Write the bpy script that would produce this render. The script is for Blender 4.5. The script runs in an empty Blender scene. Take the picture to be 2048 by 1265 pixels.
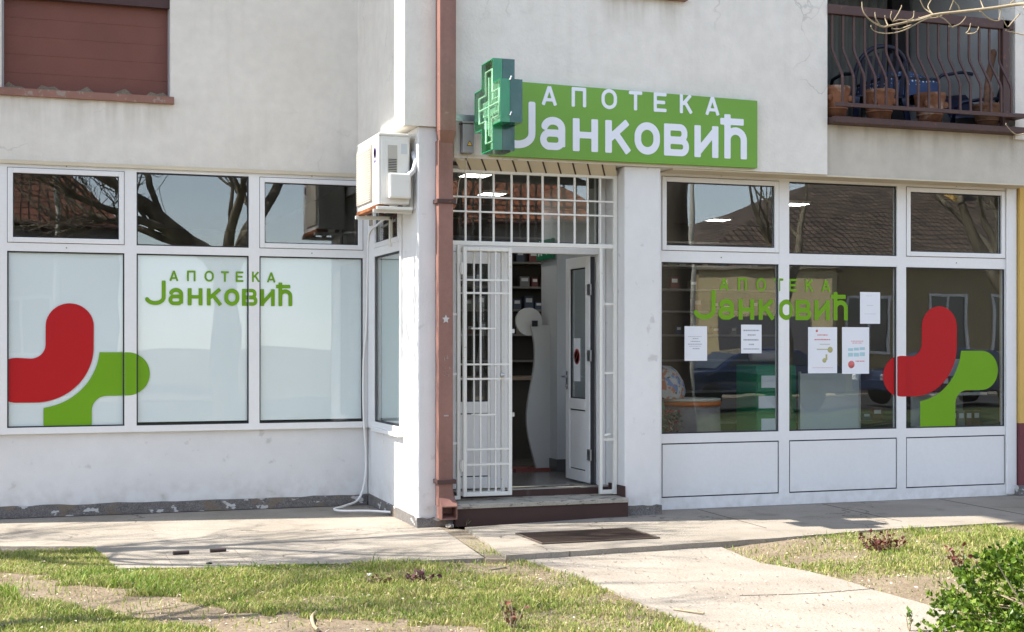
import bpy, bmesh, math, random
import numpy as np
from mathutils import Vector, Matrix
rad = math.radians
S = bpy.context.scene
COL = S.collection
# ---------------------------------------------------------------- camera
YAW, FPX, CX, HY, EYE = 19.14, 2777.0, 1024.0, 690.0, 1.5     # focal in px of the 2048 px wide photo
cam = bpy.data.objects.new('camera', bpy.data.cameras.new('camera'))
COL.objects.link(cam)
cam.data.sensor_width = 36; cam.data.lens = FPX/2048*36
cam.data.shift_y = (HY-632.5)/2048
cam.data.clip_start = 0.1; cam.data.clip_end = 2000
cam.location = (0, 0, EYE); cam.rotation_euler = (rad(90), 0, rad(-YAW))
S.camera = cam
# ---------------------------------------------------------------- sky, sun, exposure
SUN_EL, SUN_AZ = 50.0, 10.5          # from the left (-X), slightly behind the facade (+Y)
w = bpy.data.worlds.new('World'); S.world = w; w.use_nodes = True
wn = w.node_tree
sky = wn.nodes.new('ShaderNodeTexSky'); sky.sky_type = 'NISHITA'; sky.sun_disc = False
sky.sun_elevation = rad(SUN_EL); sky.sun_rotation = rad(-90+SUN_AZ)
sky.dust_density = 0.15; sky.ozone_density = 1.6; sky.air_density = 0.9
wn.nodes['Background'].inputs[1].default_value = 0.15
hs = wn.nodes.new('ShaderNodeHueSaturation'); hs.inputs['Saturation'].default_value = .60
wn.links.new(sky.outputs[0], hs.inputs['Color']); wn.links.new(hs.outputs[0], wn.nodes['Background'].inputs[0])
sun = bpy.data.objects.new('sun', bpy.data.lights.new('sun', 'SUN')); COL.objects.link(sun)
sun.data.energy = 3.9; sun.data.angle = rad(0.5); sun.data.color = (1, .945, .86)
to_sun = Vector((-math.cos(rad(SUN_AZ))*math.cos(rad(SUN_EL)), math.sin(rad(SUN_AZ))*math.cos(rad(SUN_EL)), math.sin(rad(SUN_EL))))
sun.rotation_euler = to_sun.to_track_quat('Z', 'Y').to_euler()
S.view_settings.view_transform = 'Standard'; S.view_settings.look = 'None'
S.view_settings.exposure = 1.75; S.view_settings.gamma = 1
S.cycles.max_bounces = 10; S.cycles.transparent_max_bounces = 24
S.cycles.use_denoising = True
# ---------------------------------------------------------------- helpers
def ang(px): return rad(YAW)+math.atan((px-CX)/FPX)
def P(px, py, Y):
    """point of the plane Y seen at photo pixel (px,py)"""
    X = Y*math.tan(ang(px)); d = X*math.sin(rad(YAW))+Y*math.cos(rad(YAW))
    return (X, Y, EYE-(py-HY)*d/FPX)
def G(px, py, z=0.0):
    d = (EYE-z)*FPX/(py-HY); a = ang(px)
    Y = d/(math.tan(a)*math.sin(rad(YAW))+math.cos(rad(YAW)))
    return (Y*math.tan(a), Y, z)
ORG = {}
class MB:
    def __init__(s): s.v = []; s.f = []; s.sm = []; s.mi = []; s.m = 0
    def add(s, vs, fs, smooth=False):
        o = len(s.v); s.v += [tuple(v) for v in vs]
        for f in fs: s.f.append(tuple(i+o for i in f)); s.sm.append(smooth); s.mi.append(s.m)
        return s
    def box(s, x0, x1, y0, y1, z0, z1):
        v = [(x, y, z) for z in (z0, z1) for y in (y0, y1) for x in (x0, x1)]
        return s.add(v, [(0, 2, 3, 1), (4, 5, 7, 6), (0, 1, 5, 4), (2, 6, 7, 3), (0, 4, 6, 2), (1, 3, 7, 5)])
    def hexa(s, v):      # 8 points ordered like box
        return s.add(v, [(0, 2, 3, 1), (4, 5, 7, 6), (0, 1, 5, 4), (2, 6, 7, 3), (0, 4, 6, 2), (1, 3, 7, 5)])
    def bar(s, a, b, wx, wy=None, up=(0, 0, 1)):
        a, b = Vector(a), Vector(b); d = (b-a).normalized(); up = Vector(up)
        if abs(d.dot(up)) > .95: up = Vector((0, 1, 0))
        sd = d.cross(up).normalized(); u = sd.cross(d); wy = wy or wx
        v = []
        for p in (a, b):
            for j in (-1, 1):
                for i in (-1, 1): v.append(p+sd*i*wx/2+u*j*wy/2)
        return s.add(v, [(0, 2, 3, 1), (4, 5, 7, 6), (0, 1, 5, 4), (2, 6, 7, 3), (0, 4, 6, 2), (1, 3, 7, 5)])
    def frame(s, x0, x1, z0, z1, y0, y1, wl, wr=None, wt=None, wb=None):   # rectangular ring in XZ
        wr = wl if wr is None else wr; wt = wl if wt is None else wt; wb = wl if wb is None else wb
        s.box(x0, x0+wl, y0, y1, z0, z1); s.box(x1-wr, x1, y0, y1, z0, z1)
        s.box(x0+wl, x1-wr, y0, y1, z1-wt, z1); return s.box(x0+wl, x1-wr, y0, y1, z0, z0+wb)
    def tube(s, pts, r, n=8, caps=True, smooth=True):
        pts = [Vector(p) for p in pts]; m = len(pts)
        rs = r if isinstance(r, (list, tuple)) else [r]*m
        vs = []; ref = None
        for i, p in enumerate(pts):
            d = (pts[min(i+1, m-1)]-pts[max(i-1, 0)]).normalized()
            if ref is None:
                ref = d.orthogonal().normalized()
            ref = (ref-d*ref.dot(d))
            ref = ref.normalized() if ref.length > 1e-6 else d.orthogonal().normalized()
            b = d.cross(ref)
            for k in range(n):
                t = 2*math.pi*k/n; vs.append(p+(ref*math.cos(t)+b*math.sin(t))*rs[i])
        fs = [(i*n+k, i*n+(k+1) % n, (i+1)*n+(k+1) % n, (i+1)*n+k) for i in range(m-1) for k in range(n)]
        s.add(vs, fs, smooth)
        if caps and n > 2:
            s.add(vs[:n], [tuple(range(n-1, -1, -1))]); s.add(vs[-n:], [tuple(range(n))])
        return s
    def lathe(s, prof, c, n=24, axis='z', smooth=True):
        vs = []
        for r, h in prof:
            for k in range(n):
                t = 2*math.pi*k/n; a, b = r*math.cos(t), r*math.sin(t)
                vs.append((c[0]+a, c[1]+b, c[2]+h) if axis == 'z' else ((c[0]+h, c[1]+a, c[2]+b) if axis == 'x' else (c[0]+a, c[1]+h, c[2]+b)))
        m = len(prof)
        fs = [(i*n+k, i*n+(k+1) % n, (i+1)*n+(k+1) % n, (i+1)*n+k) for i in range(m-1) for k in range(n)]
        if prof[0][0] > 1e-5: fs.append(tuple(range(n-1, -1, -1)))
        if prof[-1][0] > 1e-5: fs.append(tuple((m-1)*n+k for k in range(n)))
        return s.add(vs, fs, smooth)
    def prism(s, poly, fn, t0, t1):      # fn(u,v,t) -> xyz
        n = len(poly); a = [fn(u, v, t0) for u, v in poly]; b = [fn(u, v, t1) for u, v in poly]
        return s.add(a+b, [tuple(range(n-1, -1, -1)), tuple(range(n, 2*n))]+[(i, (i+1) % n, n+(i+1) % n, n+i) for i in range(n)])
    def build(s, name, mats, parent=None, bevel=0, solid=0, recalc=True):
        me = bpy.data.meshes.new(name)
        if parent is None:
            a = np.array(s.v); o = Vector(((a[:, 0].min()+a[:, 0].max())/2, (a[:, 1].min()+a[:, 1].max())/2, a[:, 2].min()))
        else: o = Vector(ORG[parent.name])
        me.from_pydata([(v[0]-o.x, v[1]-o.y, v[2]-o.z) for v in s.v], [], s.f)
        for m in (mats if isinstance(mats, (list, tuple)) else [mats]): me.materials.append(m)
        me.polygons.foreach_set('use_smooth', s.sm); me.polygons.foreach_set('material_index', s.mi)
        if recalc:
            b = bmesh.new(); b.from_mesh(me); bmesh.ops.recalc_face_normals(b, faces=b.faces); b.to_mesh(me); b.free()
        me.update()
        ob = bpy.data.objects.new(name, me); COL.objects.link(ob)
        if parent is None: ob.location = o
        else: ob.parent = parent
        ORG[ob.name] = tuple(o)
        if solid:
            md = ob.modifiers.new('thickness', 'SOLIDIFY'); md.thickness = solid; md.offset = 0
        if bevel:
            md = ob.modifiers.new('edge', 'BEVEL'); md.width = bevel; md.segments = 2; md.limit_method = 'ANGLE'; md.angle_limit = rad(40)
            md.harden_normals = False
        return ob
def tag(o, label=None, cat=None, group=None, kind=None):
    if label: o['label'] = label
    if cat: o['category'] = cat
    if group: o['group'] = group
    if kind: o['kind'] = kind
    return o
def thing(name, loc, label, cat, group=None):
    o = bpy.data.objects.new(name, None); COL.objects.link(o); o.location = loc; o.empty_display_size = .1
    ORG[o.name] = tuple(loc); return tag(o, label, cat, group)
def dup(root, loc, label, group=None, rotz=0):
    r = root.copy(); COL.objects.link(r); r.location = loc; r.rotation_euler = (0, 0, rotz); r['label'] = label
    if group: r['group'] = group
    for ch in root.children:
        c = ch.copy(); COL.objects.link(c); c.parent = r
        for g in ch.children:
            d = g.copy(); COL.objects.link(d); d.parent = c
    return r
# ---------------------------------------------------------------- materials
def mat(name, base, rough=.6, var=0, vscale=3, bump=0, bscale=40, spec=.4, metal=0, col2=None, stretch=(1, 1, 1), coat=0, var2=0, v2scale=60, emit=0, trans=0):
    m = bpy.data.materials.new(name); m.use_nodes = True; t = m.node_tree; N = t.nodes; L = t.links
    b = N['Principled BSDF']; b.inputs['Base Color'].default_value = (*base, 1); b.inputs['Roughness'].default_value = rough
    b.inputs['Specular IOR Level'].default_value = spec; b.inputs['Metallic'].default_value = metal; b.inputs['Coat Weight'].default_value = coat
    if trans: b.inputs['Transmission Weight'].default_value = trans
    if emit: b.inputs['Emission Color'].default_value = (*base, 1); b.inputs['Emission Strength'].default_value = emit
    tc = N.new('ShaderNodeNewGeometry'); mp = N.new('ShaderNodeMapping'); L.new(tc.outputs['Position'], mp.inputs[0]); mp.inputs['Scale'].default_value = stretch
    src = None
    if var:
        n = N.new('ShaderNodeTexNoise'); n.inputs['Scale'].default_value = vscale; n.inputs['Detail'].default_value = 6; n.inputs['Roughness'].default_value = .6
        L.new(mp.outputs[0], n.inputs[0])
        r = N.new('ShaderNodeMapRange'); r.inputs[1].default_value = .3; r.inputs[2].default_value = .7; L.new(n.outputs[0], r.inputs[0])
        x = N.new('ShaderNodeMix'); x.data_type = 'RGBA'; L.new(r.outputs[0], x.inputs[0])
        c2 = col2 or tuple(c*(1-var) for c in base)
        x.inputs[6].default_value = (*base, 1); x.inputs[7].default_value = (*c2, 1); src = x.outputs[2]
    if var2:
        n = N.new('ShaderNodeTexNoise'); n.inputs['Scale'].default_value = v2scale; n.inputs['Detail'].default_value = 3; L.new(mp.outputs[0], n.inputs[0])
        r = N.new('ShaderNodeMapRange'); r.inputs[1].default_value = .3; r.inputs[2].default_value = .7; r.inputs[3].default_value = 1-var2; r.inputs[4].default_value = 1+var2*.5
        L.new(n.outputs[0], r.inputs[0])
        x = N.new('ShaderNodeMix'); x.data_type = 'RGBA'; x.blend_type = 'MULTIPLY'; x.inputs[0].default_value = 1
        if src: L.new(src, x.inputs[6])
        else: x.inputs[6].default_value = (*base, 1)
        L.new(r.outputs[0], x.inputs[7]); src = x.outputs[2]
    if src: L.new(src, b.inputs['Base Color'])
    if bump:
        n = N.new('ShaderNodeTexNoise'); n.inputs['Scale'].default_value = bscale; n.inputs['Detail'].default_value = 5; L.new(mp.outputs[0], n.inputs[0])
        bp = N.new('ShaderNodeBump'); bp.inputs['Strength'].default_value = bump; bp.inputs['Distance'].default_value = .01
        L.new(n.outputs[0], bp.inputs['Height']); L.new(bp.outputs[0], b.inputs['Normal'])
    m['src'] = 1
    return m
def nodes(m): return m.node_tree.nodes, m.node_tree.links, m.node_tree.nodes['Principled BSDF']
def overlay(m, fac_builder, color):
    """mix a colour over a material's base through a procedural factor"""
    N, L, b = nodes(m); inp = b.inputs['Base Color']
    x = N.new('ShaderNodeMix'); x.data_type = 'RGBA'
    if inp.links: L.new(inp.links[0].from_socket, x.inputs[6])
    else: x.inputs[6].default_value = inp.default_value
    x.inputs[7].default_value = (*color, 1); L.new(fac_builder(N, L), x.inputs[0]); L.new(x.outputs[2], inp)
def f_cracks(scale, width, keep=.5, amt=.6, seed=0):
    def f(N, L):
        g = N.new('ShaderNodeNewGeometry'); mp = N.new('ShaderNodeMapping'); mp.inputs['Location'].default_value = (seed, seed*.7, seed*1.3)
        L.new(g.outputs['Position'], mp.inputs[0])
        n = N.new('ShaderNodeTexNoise'); n.inputs['Scale'].default_value = 3; n.inputs['Detail'].default_value = 6; L.new(mp.outputs[0], n.inputs[0])
        ad = N.new('ShaderNodeMix'); ad.data_type = 'RGBA'; ad.blend_type = 'LINEAR_LIGHT'; ad.inputs[0].default_value = .35
        L.new(mp.outputs[0], ad.inputs[6]); L.new(n.outputs[1], ad.inputs[7])
        v = N.new('ShaderNodeTexVoronoi'); v.feature = 'DISTANCE_TO_EDGE'; v.inputs['Scale'].default_value = scale; L.new(ad.outputs[2], v.inputs[0])
        r = N.new('ShaderNodeMapRange'); r.inputs[1].default_value = width*.3; r.inputs[2].default_value = width; r.inputs[3].default_value = 1; r.inputs[4].default_value = 0
        L.new(v.outputs[0], r.inputs[0])
        k = N.new('ShaderNodeTexNoise'); k.inputs['Scale'].default_value = 1.1; k.inputs['Detail'].default_value = 3; L.new(mp.outputs[0], k.inputs[0])
        kr = N.new('ShaderNodeMapRange'); kr.inputs[1].default_value = keep; kr.inputs[2].default_value = keep+.12; kr.inputs[4].default_value = amt; L.new(k.outputs[0], kr.inputs[0])
        q = N.new('ShaderNodeMath'); q.operation = 'MULTIPLY'; L.new(r.outputs[0], q.inputs[0]); L.new(kr.outputs[0], q.inputs[1]); return q.outputs[0]
    return f
def f_noise(scale, lo, hi, amt=1, stretch=(1, 1, 1), detail=6, seed=0):
    def f(N, L):
        g = N.new('ShaderNodeNewGeometry'); mp = N.new('ShaderNodeMapping'); mp.inputs['Scale'].default_value = stretch; mp.inputs['Location'].default_value = (seed, seed, seed)
        L.new(g.outputs['Position'], mp.inputs[0])
        n = N.new('ShaderNodeTexNoise'); n.inputs['Scale'].default_value = scale; n.inputs['Detail'].default_value = detail; L.new(mp.outputs[0], n.inputs[0])
        r = N.new('ShaderNodeMapRange'); r.inputs[1].default_value = lo; r.inputs[2].default_value = hi; r.inputs[4].default_value = amt; L.new(n.outputs[0], r.inputs[0]); return r.outputs[0]
    return f
def f_band(z_full, z_zero, scale, lo, hi, amt, stretch=(1, 1, 1)):
    """noise stain limited to a height band (full at z_full, none at z_zero)"""
    nf = f_noise(scale, lo, hi, amt, stretch)
    def f(N, L):
        a = nf(N, L); g = N.new('ShaderNodeNewGeometry'); sp = N.new('ShaderNodeSeparateXYZ'); L.new(g.outputs['Position'], sp.inputs[0])
        r = N.new('ShaderNodeMapRange'); r.inputs[1].default_value = z_zero; r.inputs[2].default_value = z_full; L.new(sp.outputs[2], r.inputs[0])
        q = N.new('ShaderNodeMath'); q.operation = 'MULTIPLY'; L.new(a, q.inputs[0]); L.new(r.outputs[0], q.inputs[1]); return q.outputs[0]
    return f
M = {}
def glass(name, base=.09, tint=(.93, .96, .95), wob=.0012):
    m = bpy.data.materials.new(name); m.use_nodes = True; t = m.node_tree; N = t.nodes; L = t.links; N.remove(N['Principled BSDF'])
    g = N.new('ShaderNodeBsdfGlossy'); g.inputs['Roughness'].default_value = .0
    tr = N.new('ShaderNodeBsdfTransparent'); tr.inputs[0].default_value = (*tint, 1)
    lw = N.new('ShaderNodeLayerWeight'); p = N.new('ShaderNodeMath'); p.operation = 'POWER'; p.inputs[1].default_value = 4; L.new(lw.outputs['Facing'], p.inputs[0])
    r = N.new('ShaderNodeMapRange'); r.inputs[3].default_value = base; r.inputs[4].default_value = 1; L.new(p.outputs[0], r.inputs[0])
    mx = N.new('ShaderNodeMixShader'); L.new(r.outputs[0], mx.inputs[0]); L.new(tr.outputs[0], mx.inputs[1]); L.new(g.outputs[0], mx.inputs[2])
    L.new(mx.outputs[0], N['Material Output'].inputs[0])
    ge = N.new('ShaderNodeNewGeometry'); n = N.new('ShaderNodeTexNoise'); n.inputs['Scale'].default_value = 1.7; n.inputs['Detail'].default_value = 1; L.new(ge.outputs['Position'], n.inputs[0])
    b = N.new('ShaderNodeBump'); b.inputs['Strength'].default_value = 1; b.inputs['Distance'].default_value = wob; L.new(n.outputs[0], b.inputs['Height']); L.new(b.outputs[0], g.inputs['Normal'])
    return m
# ---------------------------------------------------------------- material set
wall = mat('plaster_offwhite', (.70, .665, .605), .9, .10, 1.2, .45, 38, .15, col2=(.64, .605, .545), var2=.05, v2scale=9)
overlay(wall, f_cracks(.9, .010, .50, .42), (.30, .28, .25))
overlay(wall, f_noise(2.2, .54, .8, .18, (4, 4, .4)), (.42, .38, .31))
def f_drip(x0, x1, z0, z1, amt):
    nf = f_noise(13, .38, .62, amt, (1, 1, .10))
    def f(N, L):
        a = nf(N, L); g = N.new('ShaderNodeNewGeometry'); sp = N.new('ShaderNodeSeparateXYZ'); L.new(g.outputs['Position'], sp.inputs[0]); cur = a
        for ax, p, q in ((2, z0, z1), (2, z1+.01, z1), (0, x0-.05, x0+.05), (0, x1+.05, x1-.05)):
            r = N.new('ShaderNodeMapRange'); r.inputs[1].default_value = p; r.inputs[2].default_value = q; L.new(sp.outputs[ax], r.inputs[0])
            m_ = N.new('ShaderNodeMath'); m_.operation = 'MULTIPLY'; L.new(cur, m_.inputs[0]); L.new(r.outputs[0], m_.inputs[1]); cur = m_.outputs[0]
        return cur
    return f
overlay(wall, f_drip(-.3, 1.2, 3.36, 3.69, .38), (.30, .26, .20))
overlay(wall, f_drip(4.72, 5.48, 4.2, 4.56, .45), (.30, .25, .18))
overlay(wall, f_drip(-2, 2.93, 3.35, 3.118, .35), (.36, .32, .25))
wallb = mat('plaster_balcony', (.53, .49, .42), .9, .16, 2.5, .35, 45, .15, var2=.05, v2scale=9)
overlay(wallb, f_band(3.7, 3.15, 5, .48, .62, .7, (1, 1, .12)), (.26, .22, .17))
wallw = mat('plaster_white', (.69, .68, .665), .85, .09, 1.5, .3, 55, .15, var2=.03, v2scale=12)
overlay(wallw, f_noise(9, .66, .74, .4), (.33, .31, .28))
overlay(wallw, f_band(.05, .35, 9, .40, .7, .45), (.36, .33, .28))
walltan = mat('soffit_beige', (.60, .53, .40), .85, .1, 3, .2, 40, .15)
pvc = mat('white_pvc', (.73, .725, .715), .32, .04, 1.5, spec=.5, var2=.02, v2scale=30)
overlay(pvc, f_band(.02, .25, 11, .40, .72, .42), (.40, .38, .34))
gasketm = mat('gasket_black', (.02, .02, .025), .5)  # black gaskets and seams of the white frames
brown = mat('brown_paint', (.27, .135, .105), .5, .22, 2.5, .1, 60, .4, var2=.08, v2scale=30)
overlay(brown, f_noise(3, .48, .68, .55, (3, 3, .35)), (.155, .072, .056))
overlay(brown, f_noise(14, .66, .74, .5), (.36, .27, .23))
shutter = mat('shutter_brown', (.185, .068, .048), .55, .22, 2.2, .05, 60, .3, var2=.05)
overlay(shutter, f_noise(4, .5, .75, .35, (1, 1, .25)), (.16, .07, .06))
brownsill = mat('sill_brown', (.28, .145, .11), .7, .2, 5, .2, 50, .3)
overlay(brownsill, f_noise(16, .57, .66, .7), (.30, .27, .24))
rail = mat('railing_brown', (.072, .036, .031), .55, .2, 6, .1, 60, .35)
overlay(rail, f_noise(25, .62, .72, .5), (.22, .11, .06))
plinthm = mat('plinth_speckled', (.20, .185, .175), .9, .3, 14, .5, 90, .2, var2=.45, v2scale=110)
overlay(plinthm, f_noise(5, .52, .60, .6), (.20, .15, .10))
overlay(plinthm, f_noise(9, .60, .63, .85, (1, 1, 2), seed=5), (.55, .54, .52))
riser = mat('riser_brown', (.060, .030, .025), .6, .2, 4, .05, 60, .3)
overlay(riser, f_noise(9, .66, .8, .4, (1, 1, .25)), (.2, .16, .14))
terr = mat('terrazzo', (.40, .37, .31), .6, .35, 10, .1, 80, .3, col2=(.30, .27, .22), var2=.2, v2scale=120)
overlay(terr, f_noise(16, .56, .60, .75, (.8, .8, 2.5)), (.11, .095, .08))
tile = mat('floor_tile_grey', (.17, .16, .15), .25, .12, 3, spec=.5)
tiledark = mat('tile_darkgrey', (.10, .10, .10), .4, .12, 3)
metalw = mat('white_enamel', (.70, .685, .63), .4, .06, 6, .05, 60, .4, var2=.03)
overlay(metalw, f_noise(28, .70, .74, .6), (.34, .2, .11))
steel = mat('steel', (.45, .46, .47), .35, metal=.9)
black = mat('black_plastic', (.015, .015, .017), .5)
greyb = mat('box_grey', (.23, .225, .215), .55, .15, 8, .1, 40)
signg = mat('sign_green', (.135, .315, .020), .38, .12, 1.5, spec=.5)
signw = mat('sign_white', (.70, .72, .78), .45)
decg = mat('vinyl_green', (.15, .33, .010), .45, .05, 3, spec=.2)
decr = mat('vinyl_red', (.42, .009, .012), .45, .05, 3, spec=.2)
film = mat('frosted_film', (.735, .785, .775), .35, .05, .8, spec=.4)
gl = glass('window_glass', .085, (.95, .975, .97))
glf = glass('film_glass', .032, (.98, .99, .99))
gld = glass('door_glass', .06)
gframe = mat('cross_green_lit', (.012, .24, .10), .18, .25, 6, spec=.6, coat=.3)  # near half of the shell; its lit look is put into the green
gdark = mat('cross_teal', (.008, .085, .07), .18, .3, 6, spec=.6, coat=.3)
gface = glass('cross_acrylic', .05, (.82, .97, .88), .0005)
gback = mat('cross_backplate', (.36, .46, .40), .6, .1, 8)
neon = mat('neon_tube', (.80, .82, .76), .3)
acw = mat('unit_white', (.68, .66, .61), .5, .06, 5, spec=.4)
overlay(acw, f_noise(20, .68, .76, .4), (.42, .36, .28))
acg = mat('unit_grille', (.42, .39, .34), .6)
wood = mat('orange_wood', (.34, .12, .04), .7, .5, 12, stretch=(1, 6, 1))
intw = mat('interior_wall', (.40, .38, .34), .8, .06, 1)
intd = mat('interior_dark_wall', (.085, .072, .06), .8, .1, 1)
ceilm = mat('interior_ceiling', (.16, .15, .135), .9)
lampm = mat('lamp_panel', (1, .98, .92), .5, emit=6.0)
paper = mat('paper_white', (.72, .73, .76), .6, .03, 5)
ink = mat('ink_grey', (.33, .33, .36), .7)
redink = mat('ink_red', (.58, .14, .13), .6)
cyan = mat('ink_teal', (.36, .55, .58), .6)
olive = mat('ink_olive', (.40, .38, .16), .6)
conc = mat('concrete_pavement', (.315, .28, .235), .92, .30, 1.3, .6, 70, .15, col2=(.235, .205, .165), var2=.16, v2scale=75)
overlay(conc, f_noise(150, .66, .72, .35, detail=2), (.62, .58, .52))
overlay(conc, f_noise(55, .66, .71, .45, detail=3), (.16, .14, .12))
overlay(conc, f_cracks(.45, .007, .42, .85, 3), (.09, .075, .06))
overlay(conc, f_noise(4, .55, .70, .55), (.17, .15, .12))
concp = mat('concrete_path', (.325, .29, .245), .92, .26, 1.6, .7, 60, .15, col2=(.25, .215, .175), var2=.18, v2scale=85)
overlay(concp, f_noise(130, .66, .73, .4, detail=2), (.60, .55, .48))
overlay(concp, f_noise(55, .65, .71, .5, detail=3), (.16, .14, .115))
overlay(concp, f_noise(4, .6, .72, .35), (.23, .195, .15))
soil = mat('soil', (.235, .19, .135), .95, .35, 2.2, .9, 45, .1, col2=(.165, .125, .085), var2=.3, v2scale=60)
overlay(soil, f_noise(90, .66, .72, .5, detail=2), (.50, .43, .33))
mortar = mat('mortar_brown', (.26, .215, .16), .95, .3, 8, .8, 60, .1, var2=.2)
asphalt = mat('asphalt', (.055, .055, .057), .9, .2, 2, .4, 90, .2)
matm = mat('mat_brown', (.045, .032, .026), .9, .2, 6, .3, 90, .1)
yellow = mat('plaster_yellow', (.62, .41, .13), .9, .1, 1.5, .3, 50, .1)
maroon = mat('plaster_maroon', (.17, .06, .065), .9, .15, 2, .3, 50, .1)
terracotta = mat('terracotta', (.25, .11, .06), .75, .35, 7, .3, 40, .2, col2=(.11, .045, .022))
overlay(terracotta, f_noise(6, .58, .70, .55), (.50, .42, .33))
wicker = mat('wicker', (.16, .085, .05), .85, .4, 10, .6, 60, .1)
blueplastic = mat('blue_plastic', (.006, .010, .035), .35, .1, 3, spec=.5)
bark = mat('plane_bark', (.36, .32, .24), .9, .5, 3.5, .8, 18, .1, col2=(.10, .085, .065), stretch=(1, 1, .4))
barkd = mat('dark_bark', (.10, .085, .07), .95, .4, 5, 1, 22, .1, stretch=(1, 1, .25))
twigm = mat('twig_bark', (.36, .29, .19), .8, .3, 8, .2, 60, .2)
# polka cloth
polka = mat('polka_cloth', (.045, .075, .17), .85)
def f_dots(N, L):
    g = N.new('ShaderNodeNewGeometry'); v = N.new('ShaderNodeTexVoronoi'); v.inputs['Scale'].default_value = 24; v.inputs['Randomness'].default_value = .25
    L.new(g.outputs['Position'], v.inputs[0]); r = N.new('ShaderNodeMapRange'); r.inputs[1].default_value = .20; r.inputs[2].default_value = .26; r.inputs[3].default_value = 1; r.inputs[4].default_value = 0
    L.new(v.outputs[0], r.inputs[0]); return r.outputs[0]
overlay(polka, f_dots, (.55, .62, .72))
spotted = mat('spotted_sack', (.50, .47, .45), .8, .3, 9)
overlay(spotted, f_noise(17, .55, .60, .9, detail=1), (.42, .13, .05))
overlay(spotted, f_noise(15, .60, .64, .9, detail=1, seed=9), (.12, .20, .42))
overlay(spotted, f_noise(19, .66, .69, .95, detail=1, seed=4), (.02, .02, .03))
def tiles(name, c1, c2):
    m = mat(name, c1, .85); N, L, b = nodes(m)
    tc = N.new('ShaderNodeTexCoord'); br = N.new('ShaderNodeTexBrick'); br.offset = 0
    L.new(tc.outputs['UV'], br.inputs[0]); br.inputs['Scale'].default_value = 1
    br.inputs['Brick Width'].default_value = .24; br.inputs['Row Height'].default_value = .33; br.inputs['Mortar Size'].default_value = .03; br.inputs['Mortar Smooth'].default_value = .6
    br.inputs['Color1'].default_value = (*c1, 1); br.inputs['Color2'].default_value = (*c2, 1); br.inputs['Mortar'].default_value = (c1[0]*.16, c1[1]*.16, c1[2]*.18, 1)
    n = N.new('ShaderNodeTexNoise'); n.inputs['Scale'].default_value = 1.3; n.inputs['Detail'].default_value = 6; L.new(tc.outputs['UV'], n.inputs[0])
    x = N.new('ShaderNodeMix'); x.data_type = 'RGBA'; x.blend_type = 'MULTIPLY'; x.inputs[0].default_value = .8
    r = N.new('ShaderNodeMapRange'); r.inputs[1].default_value = .3; r.inputs[2].default_value = .7; r.inputs[3].default_value = .45; r.inputs[4].default_value = 1.1; L.new(n.outputs[0], r.inputs[0])
    L.new(br.outputs[0], x.inputs[6]); L.new(r.outputs[0], x.inputs[7]); L.new(x.outputs[2], b.inputs['Base Color'])
    bp = N.new('ShaderNodeBump'); bp.inputs['Strength'].default_value = .8; bp.inputs['Distance'].default_value = .05; bp.invert = True; L.new(br.outputs['Fac'], bp.inputs['Height']); L.new(bp.outputs[0], b.inputs['Normal'])
    return m
roof_orange = tiles('roof_tile_orange', (.42, .15, .06), (.30, .10, .045))
roof_brown = tiles('roof_tile_brown', (.19, .135, .10), (.13, .10, .075))
roof_red = tiles('roof_tile_red', (.26, .115, .07), (.19, .08, .05))

# ================================================================ SETTING: ground
def sheet(name, pts, z, m, th=.0, sub=None):
    mb = MB()
    if th: mb.prism([(p[0], p[1]) for p in pts], lambda u, v, t: (u, v, t), z-th, z)
    else: mb.add([(p[0], p[1], z) for p in pts], [tuple(range(len(pts)))])
    return tag(mb.build(name, m), kind='structure')
ZP, ZS = -.04, -.055           # path top, soil level
gb = MB()
def soilz(x, y): return ZS+.036*min(1, max(0, (x-5.0)/.6))+.022*min(1, max(0, (y-8.7)/.5))*min(1, max(0, (2.9-x)/.5))
xs = [-400, -60, -12]+[i*.25-6 for i in range(1, 74)]+[20, 60, 400]; ys = [-400, -60, -20, -3]+[1+i*.25 for i in range(42)]+[30, 90, 400]
rg = random.Random(5)
for y in ys:
    for x in xs:
        near = -6 < x < 12 and 2 < y < 11
        gb.v.append((x, y, (soilz(x, y) if 2 < y < 11 else ZS)+(rg.uniform(-.003, .003) if near else -.01)))
nx = len(xs)
for j in range(len(ys)-1):
    for i in range(nx-1): gb.f.append((j*nx+i, j*nx+i+1, (j+1)*nx+i+1, (j+1)*nx+i)); gb.sm.append(True); gb.mi.append(0)
tag(gb.build('ground', soil, recalc=False), kind='structure')
def gp(*px): return [G(x, y)[:2] for x, y in px]
def rough(pts, amp, seed, step=.12):
    r = random.Random(seed); out = []
    for i, a in enumerate(pts):
        b = pts[(i+1) % len(pts)]; L_ = math.hypot(b[0]-a[0], b[1]-a[1]); n = max(1, int(L_/step)) if L_ < 9 else 1
        for k in range(n):
            t = k/n; j = amp if k else 0
            out.append((a[0]+(b[0]-a[0])*t+r.uniform(-j, j), a[1]+(b[1]-a[1])*t+r.uniform(-j, j)))
    return out
left_edge = [(-8, G(0, 1087)[1])]+gp((0, 1087), (185, 1087), (206, 1102), (240, 1131), (430, 1128), (620, 1122), (800, 1117), (972, 1110))
lp = rough(left_edge, .012, 1)+gp((880, 1050))+[(3.03, 12.9), (-8, 12.9)]
sheet('pavement', lp, -.022, conc, .12)
rp = rough(gp((1012, 1111), (1200, 1099), (1400, 1086), (1560, 1076), (1750, 1060), (2048, 1043))+[(12, G(2048, 1043)[1]-.6), (30, 9.0)], .010, 2)+[(30, 11.44), (5.42, 11.44), (4.93, 11.15)]+gp((930, 1055))
sheet('pavement', rp, 0, conc, .12)
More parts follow.
